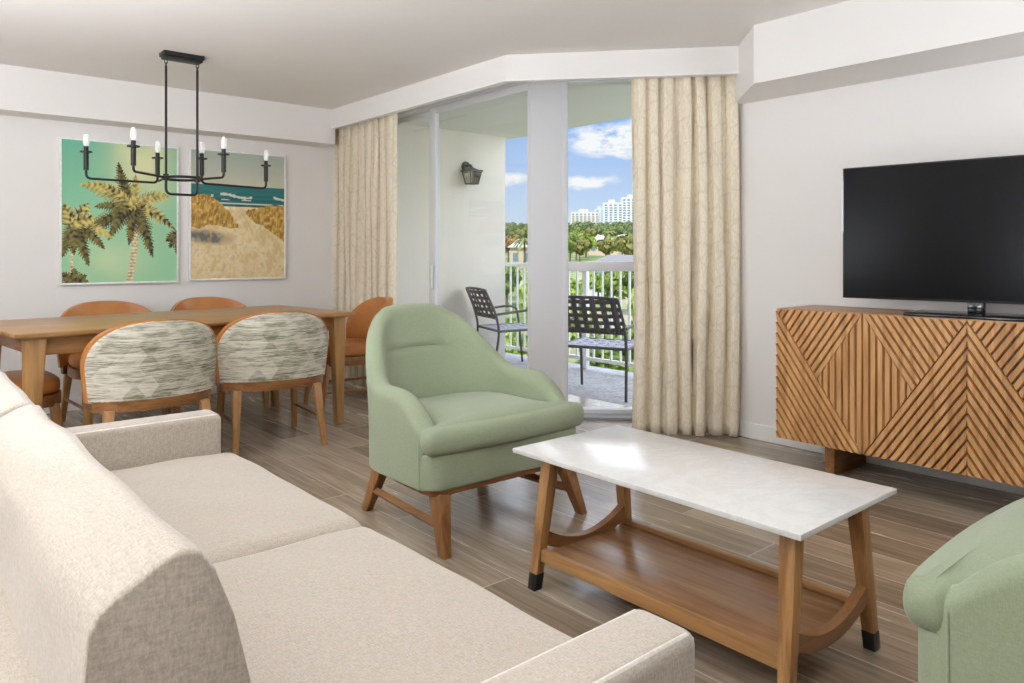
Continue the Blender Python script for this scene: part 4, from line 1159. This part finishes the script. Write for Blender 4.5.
def tower(px, d, w, ztop_px, mat, label, bays, floors, style):
    x, y, z = dirpt(px, d); h = 1.14 + (254 - ztop_px) / 745 * d - z
    t = thing('apartment_tower', label, 'building', (x, y, z - 2), YAW - pi / 2)
    h += 2
    MB().box(-w / 2, w / 2, 0, w * .5, 0, h).build('wall', mat, t, 0)
    MB().box(-w * .2, w * .12, w * .1, w * .35, h, h + 2.4).build('roof_house', mat, t, 0)
    if style == 'bands':
        for k in range(bays):
            cx_ = -w / 2 + w * (k + .5) / bays; MB().box(cx_ - w / bays * .22, cx_ + w / bays * .22, -.12, .1, 1, h - 1.5).build('window_band', win_m, t, 0)
    if style in ('balcony', 'bands'):
        for k in range(bays):
            cx_ = -w / 2 + w * (k + .5) / bays; m = MB()
            for f in range(floors):
                zz = 2 + (h - 4) * f / floors; m.box(cx_ - w / bays * .3, cx_ + w / bays * .3, -1.0, .1, zz, zz + (h - 4) / floors * .45)
            m.build('balcony', mat, t, 0)
        if style == 'balcony':
            for k in range(bays):
                cx_ = -w / 2 + w * (k + .5) / bays; MB().box(cx_ - w / bays * .28, cx_ + w / bays * .28, -.1, .1, 1, h - 1.5).build('window_band', win_m, t, 0)
tower(585, 620, 23, 212, stu[1], 'wide cream apartment block, lowest and leftmost of the distant buildings', 7, 9, 'bands')
tower(600, 640, 9, 209, simple('facade_blue', srgb(206, 216, 232), .7), 'slim bluish apartment block between the cream block and the white towers', 2, 10, 'bands')
tower(613, 600, 15, 203, stu[0], 'white apartment tower with balconies standing right of the slim bluish block', 4, 12, 'balcony')
tower(633, 625, 18, 198, stu[0], 'tallest white apartment tower, cut off by the right curtain', 5, 13, 'balcony')

# ------------------------------------------------------------------ sky
w = bpy.data.worlds.new('sky'); SC.world = w; w.use_nodes = True
nt = w.node_tree; N = nt.nodes; Lk = nt.links
for n in list(N): N.remove(n)
out = N.new('ShaderNodeOutputWorld'); bg = N.new('ShaderNodeBackground'); Lk.new(bg.outputs[0], out.inputs[0])
tc = N.new('ShaderNodeTexCoord'); sep = N.new('ShaderNodeSeparateXYZ'); Lk.new(tc.outputs['Generated'], sep.inputs[0])
def mth(op, a, b=None, clamp=False):
    n = N.new('ShaderNodeMath'); n.operation = op; n.use_clamp = clamp
    for i, v in enumerate((a, b)):
        if v is None: continue
        if hasattr(v, 'links'): Lk.new(v, n.inputs[i])
        else: n.inputs[i].default_value = v
    return n.outputs[0]
elev = mth('ARCSINE', sep.outputs[2]); azim = mth('ARCTAN2', sep.outputs[1], sep.outputs[0])
rp = N.new('ShaderNodeValToRGB'); Lk.new(mth('DIVIDE', elev, 1.2), rp.inputs[0])
st = [(0, srgb(222, 234, 248)), (.06, srgb(196, 218, 248)), (.16, srgb(140, 184, 244)), (.5, srgb(96, 150, 228))]
e = rp.color_ramp.elements
while len(e) < len(st): e.new(.5)
for i, (p, c) in enumerate(st): e[i].position = p; e[i].color = c
ns = N.new('ShaderNodeTexNoise'); ns.inputs['Scale'].default_value = 20; ns.inputs['Detail'].default_value = 7; ns.inputs['Roughness'].default_value = .6
mp = N.new('ShaderNodeMapping'); mp.inputs['Scale'].default_value = (1, 1, 2.2); Lk.new(tc.outputs['Generated'], mp.inputs[0]); Lk.new(mp.outputs[0], ns.inputs['Vector'])
def blob(az_deg, el_deg, ra, re, gain=1.0):
    a = mth('DIVIDE', mth('SUBTRACT', azim, radians(az_deg)), radians(ra)); b = mth('DIVIDE', mth('SUBTRACT', elev, radians(el_deg)), radians(re))
    d = mth('ADD', mth('MULTIPLY', a, a), mth('MULTIPLY', b, b))
    return mth('MULTIPLY', mth('EXPONENT', mth('MULTIPLY', d, -1.0)), gain)
cl = None
for args in ((41.0, 8.6, 3.4, 1.15, 1.1), (43.6, 5.4, 2.0, .5, .9), (50.0, 5.7, 2.2, .5, .8), (52, 1.9, 4, .5, .45), (36, 4.5, 2.5, .8, .7), (60, 9, 7, 1.8, .9), (25, 7, 8, 1.5, .8), (75, 5, 7, 1.2, .8), (49, 12, 5, 1.2, .8), (10, 14, 12, 3, .9), (44.5, 2.6, 2.5, .35, .3)):
    bb = blob(*args); cl = bb if cl is None else mth('ADD', cl, bb)
cm = mth('MULTIPLY', mth('SUBTRACT', mth('MULTIPLY', mth('ADD', cl, .12), mth('ADD', mth('MULTIPLY', ns.outputs['Fac'], 4.2), -1.15)), .28), 2.2, True)
cm = mth('MINIMUM', mth('MAXIMUM', cm, 0), 1)
mx = N.new('ShaderNodeMix'); mx.data_type = 'RGBA'
Lk.new(cm, mx.inputs[0]); Lk.new(rp.outputs[0], mx.inputs[6]); mx.inputs[7].default_value = srgb(250, 251, 254)
Lk.new(mx.outputs[2], bg.inputs[0]); bg.inputs[1].default_value = 1.0

# ------------------------------------------------------------------ lights
def area(name, loc, target, sx, sy, power, col=(1, 1, 1)):
    l = bpy.data.lights.new(name, 'AREA'); l.shape = 'RECTANGLE'; l.size = sx; l.size_y = sy; l.energy = power; l.color = col
    o = bpy.data.objects.new(name, l); COL.objects.link(o); o.location = loc
    o.rotation_euler = (Vector(target) - Vector(loc)).to_track_quat('-Z', 'Y').to_euler(); return o
W_ = (.945, .995, 1.09)
area('living_room_fill', (1.5, .9, 2.37), (1.5, .95, 0), 1.8, 1.6, 4, W_)  # added fill above the seating, kept out of view
area('dining_fill', (-.9, 4.0, 2.0), (2.3, 4.4, .5), 1.2, 1.2, 16, W_)  # fill panel put in beside the room to lift the dining end
area('bounce_fill', (-.9, .8, 1.15), (-.6, .95, 2.4), .8, 1.6, 118, W_)  # unseen uplight added behind the sofa to brighten the ceiling
area('side_bounce_fill', (-.7, 3.0, 1.15), (-.35, 3.05, 2.4), .7, 1.4, 62, W_)  # second added uplight, lifts the ceiling toward the dining side
area('corner_bounce_fill', (3.1, -.9, 1.2), (2.9, -.35, 2.4), 1.2, 1.2, 38, W_)  # made-up uplight out of view, brightens the near ceiling
area('balcony_fill', (7.6, 1.0, 3.2), (4.4, 5.6, 1.2), 4, 3, 165, (1, .985, .98))  # invented fill outside, hidden by the tv wall, brightens the balcony
fill_sun = bpy.data.lights.new('skylight_fill', 'SUN'); fill_sun.energy = 4.4; fill_sun.angle = radians(110); fill_sun.color = (1, .985, .96)  # extra soft sun added as window light for the dining floor
go = bpy.data.objects.new('skylight_fill', fill_sun); COL.objects.link(go); go.rotation_euler = Vector((-.74, -.30, -.42)).to_track_quat('-Z', 'Y').to_euler()
sun = bpy.data.lights.new('sun', 'SUN'); sun.energy = 4.2; sun.angle = radians(1); sun.color = (1, .96, .9)
so = bpy.data.objects.new('sun', sun); COL.objects.link(so); so.rotation_euler = Vector((.62, .25, -.74)).to_track_quat('-Z', 'Y').to_euler()

# ------------------------------------------------------------------ camera
cam = bpy.data.cameras.new('camera'); co = bpy.data.objects.new('camera', cam); COL.objects.link(co); SC.camera = co
cam.sensor_fit = 'HORIZONTAL'; cam.sensor_width = 36; cam.lens = 745 / 1024 * 36
co.location = (0, 0, 1.14); co.rotation_euler = (pi / 2, 0, YAW - pi / 2)
cam.shift_y = -(341.5 - 254) / 1024
cam.clip_start = .02; cam.clip_end = 2000
SC.view_settings.view_transform = 'Standard'; SC.view_settings.look = 'None'
SC.view_settings.exposure = 0; SC.view_settings.gamma = 1
SC.cycles.max_bounces = 10; SC.cycles.diffuse_bounces = 6; SC.cycles.transparent_max_bounces = 16
try: SC.cycles.use_denoising = True
except Exception: pass
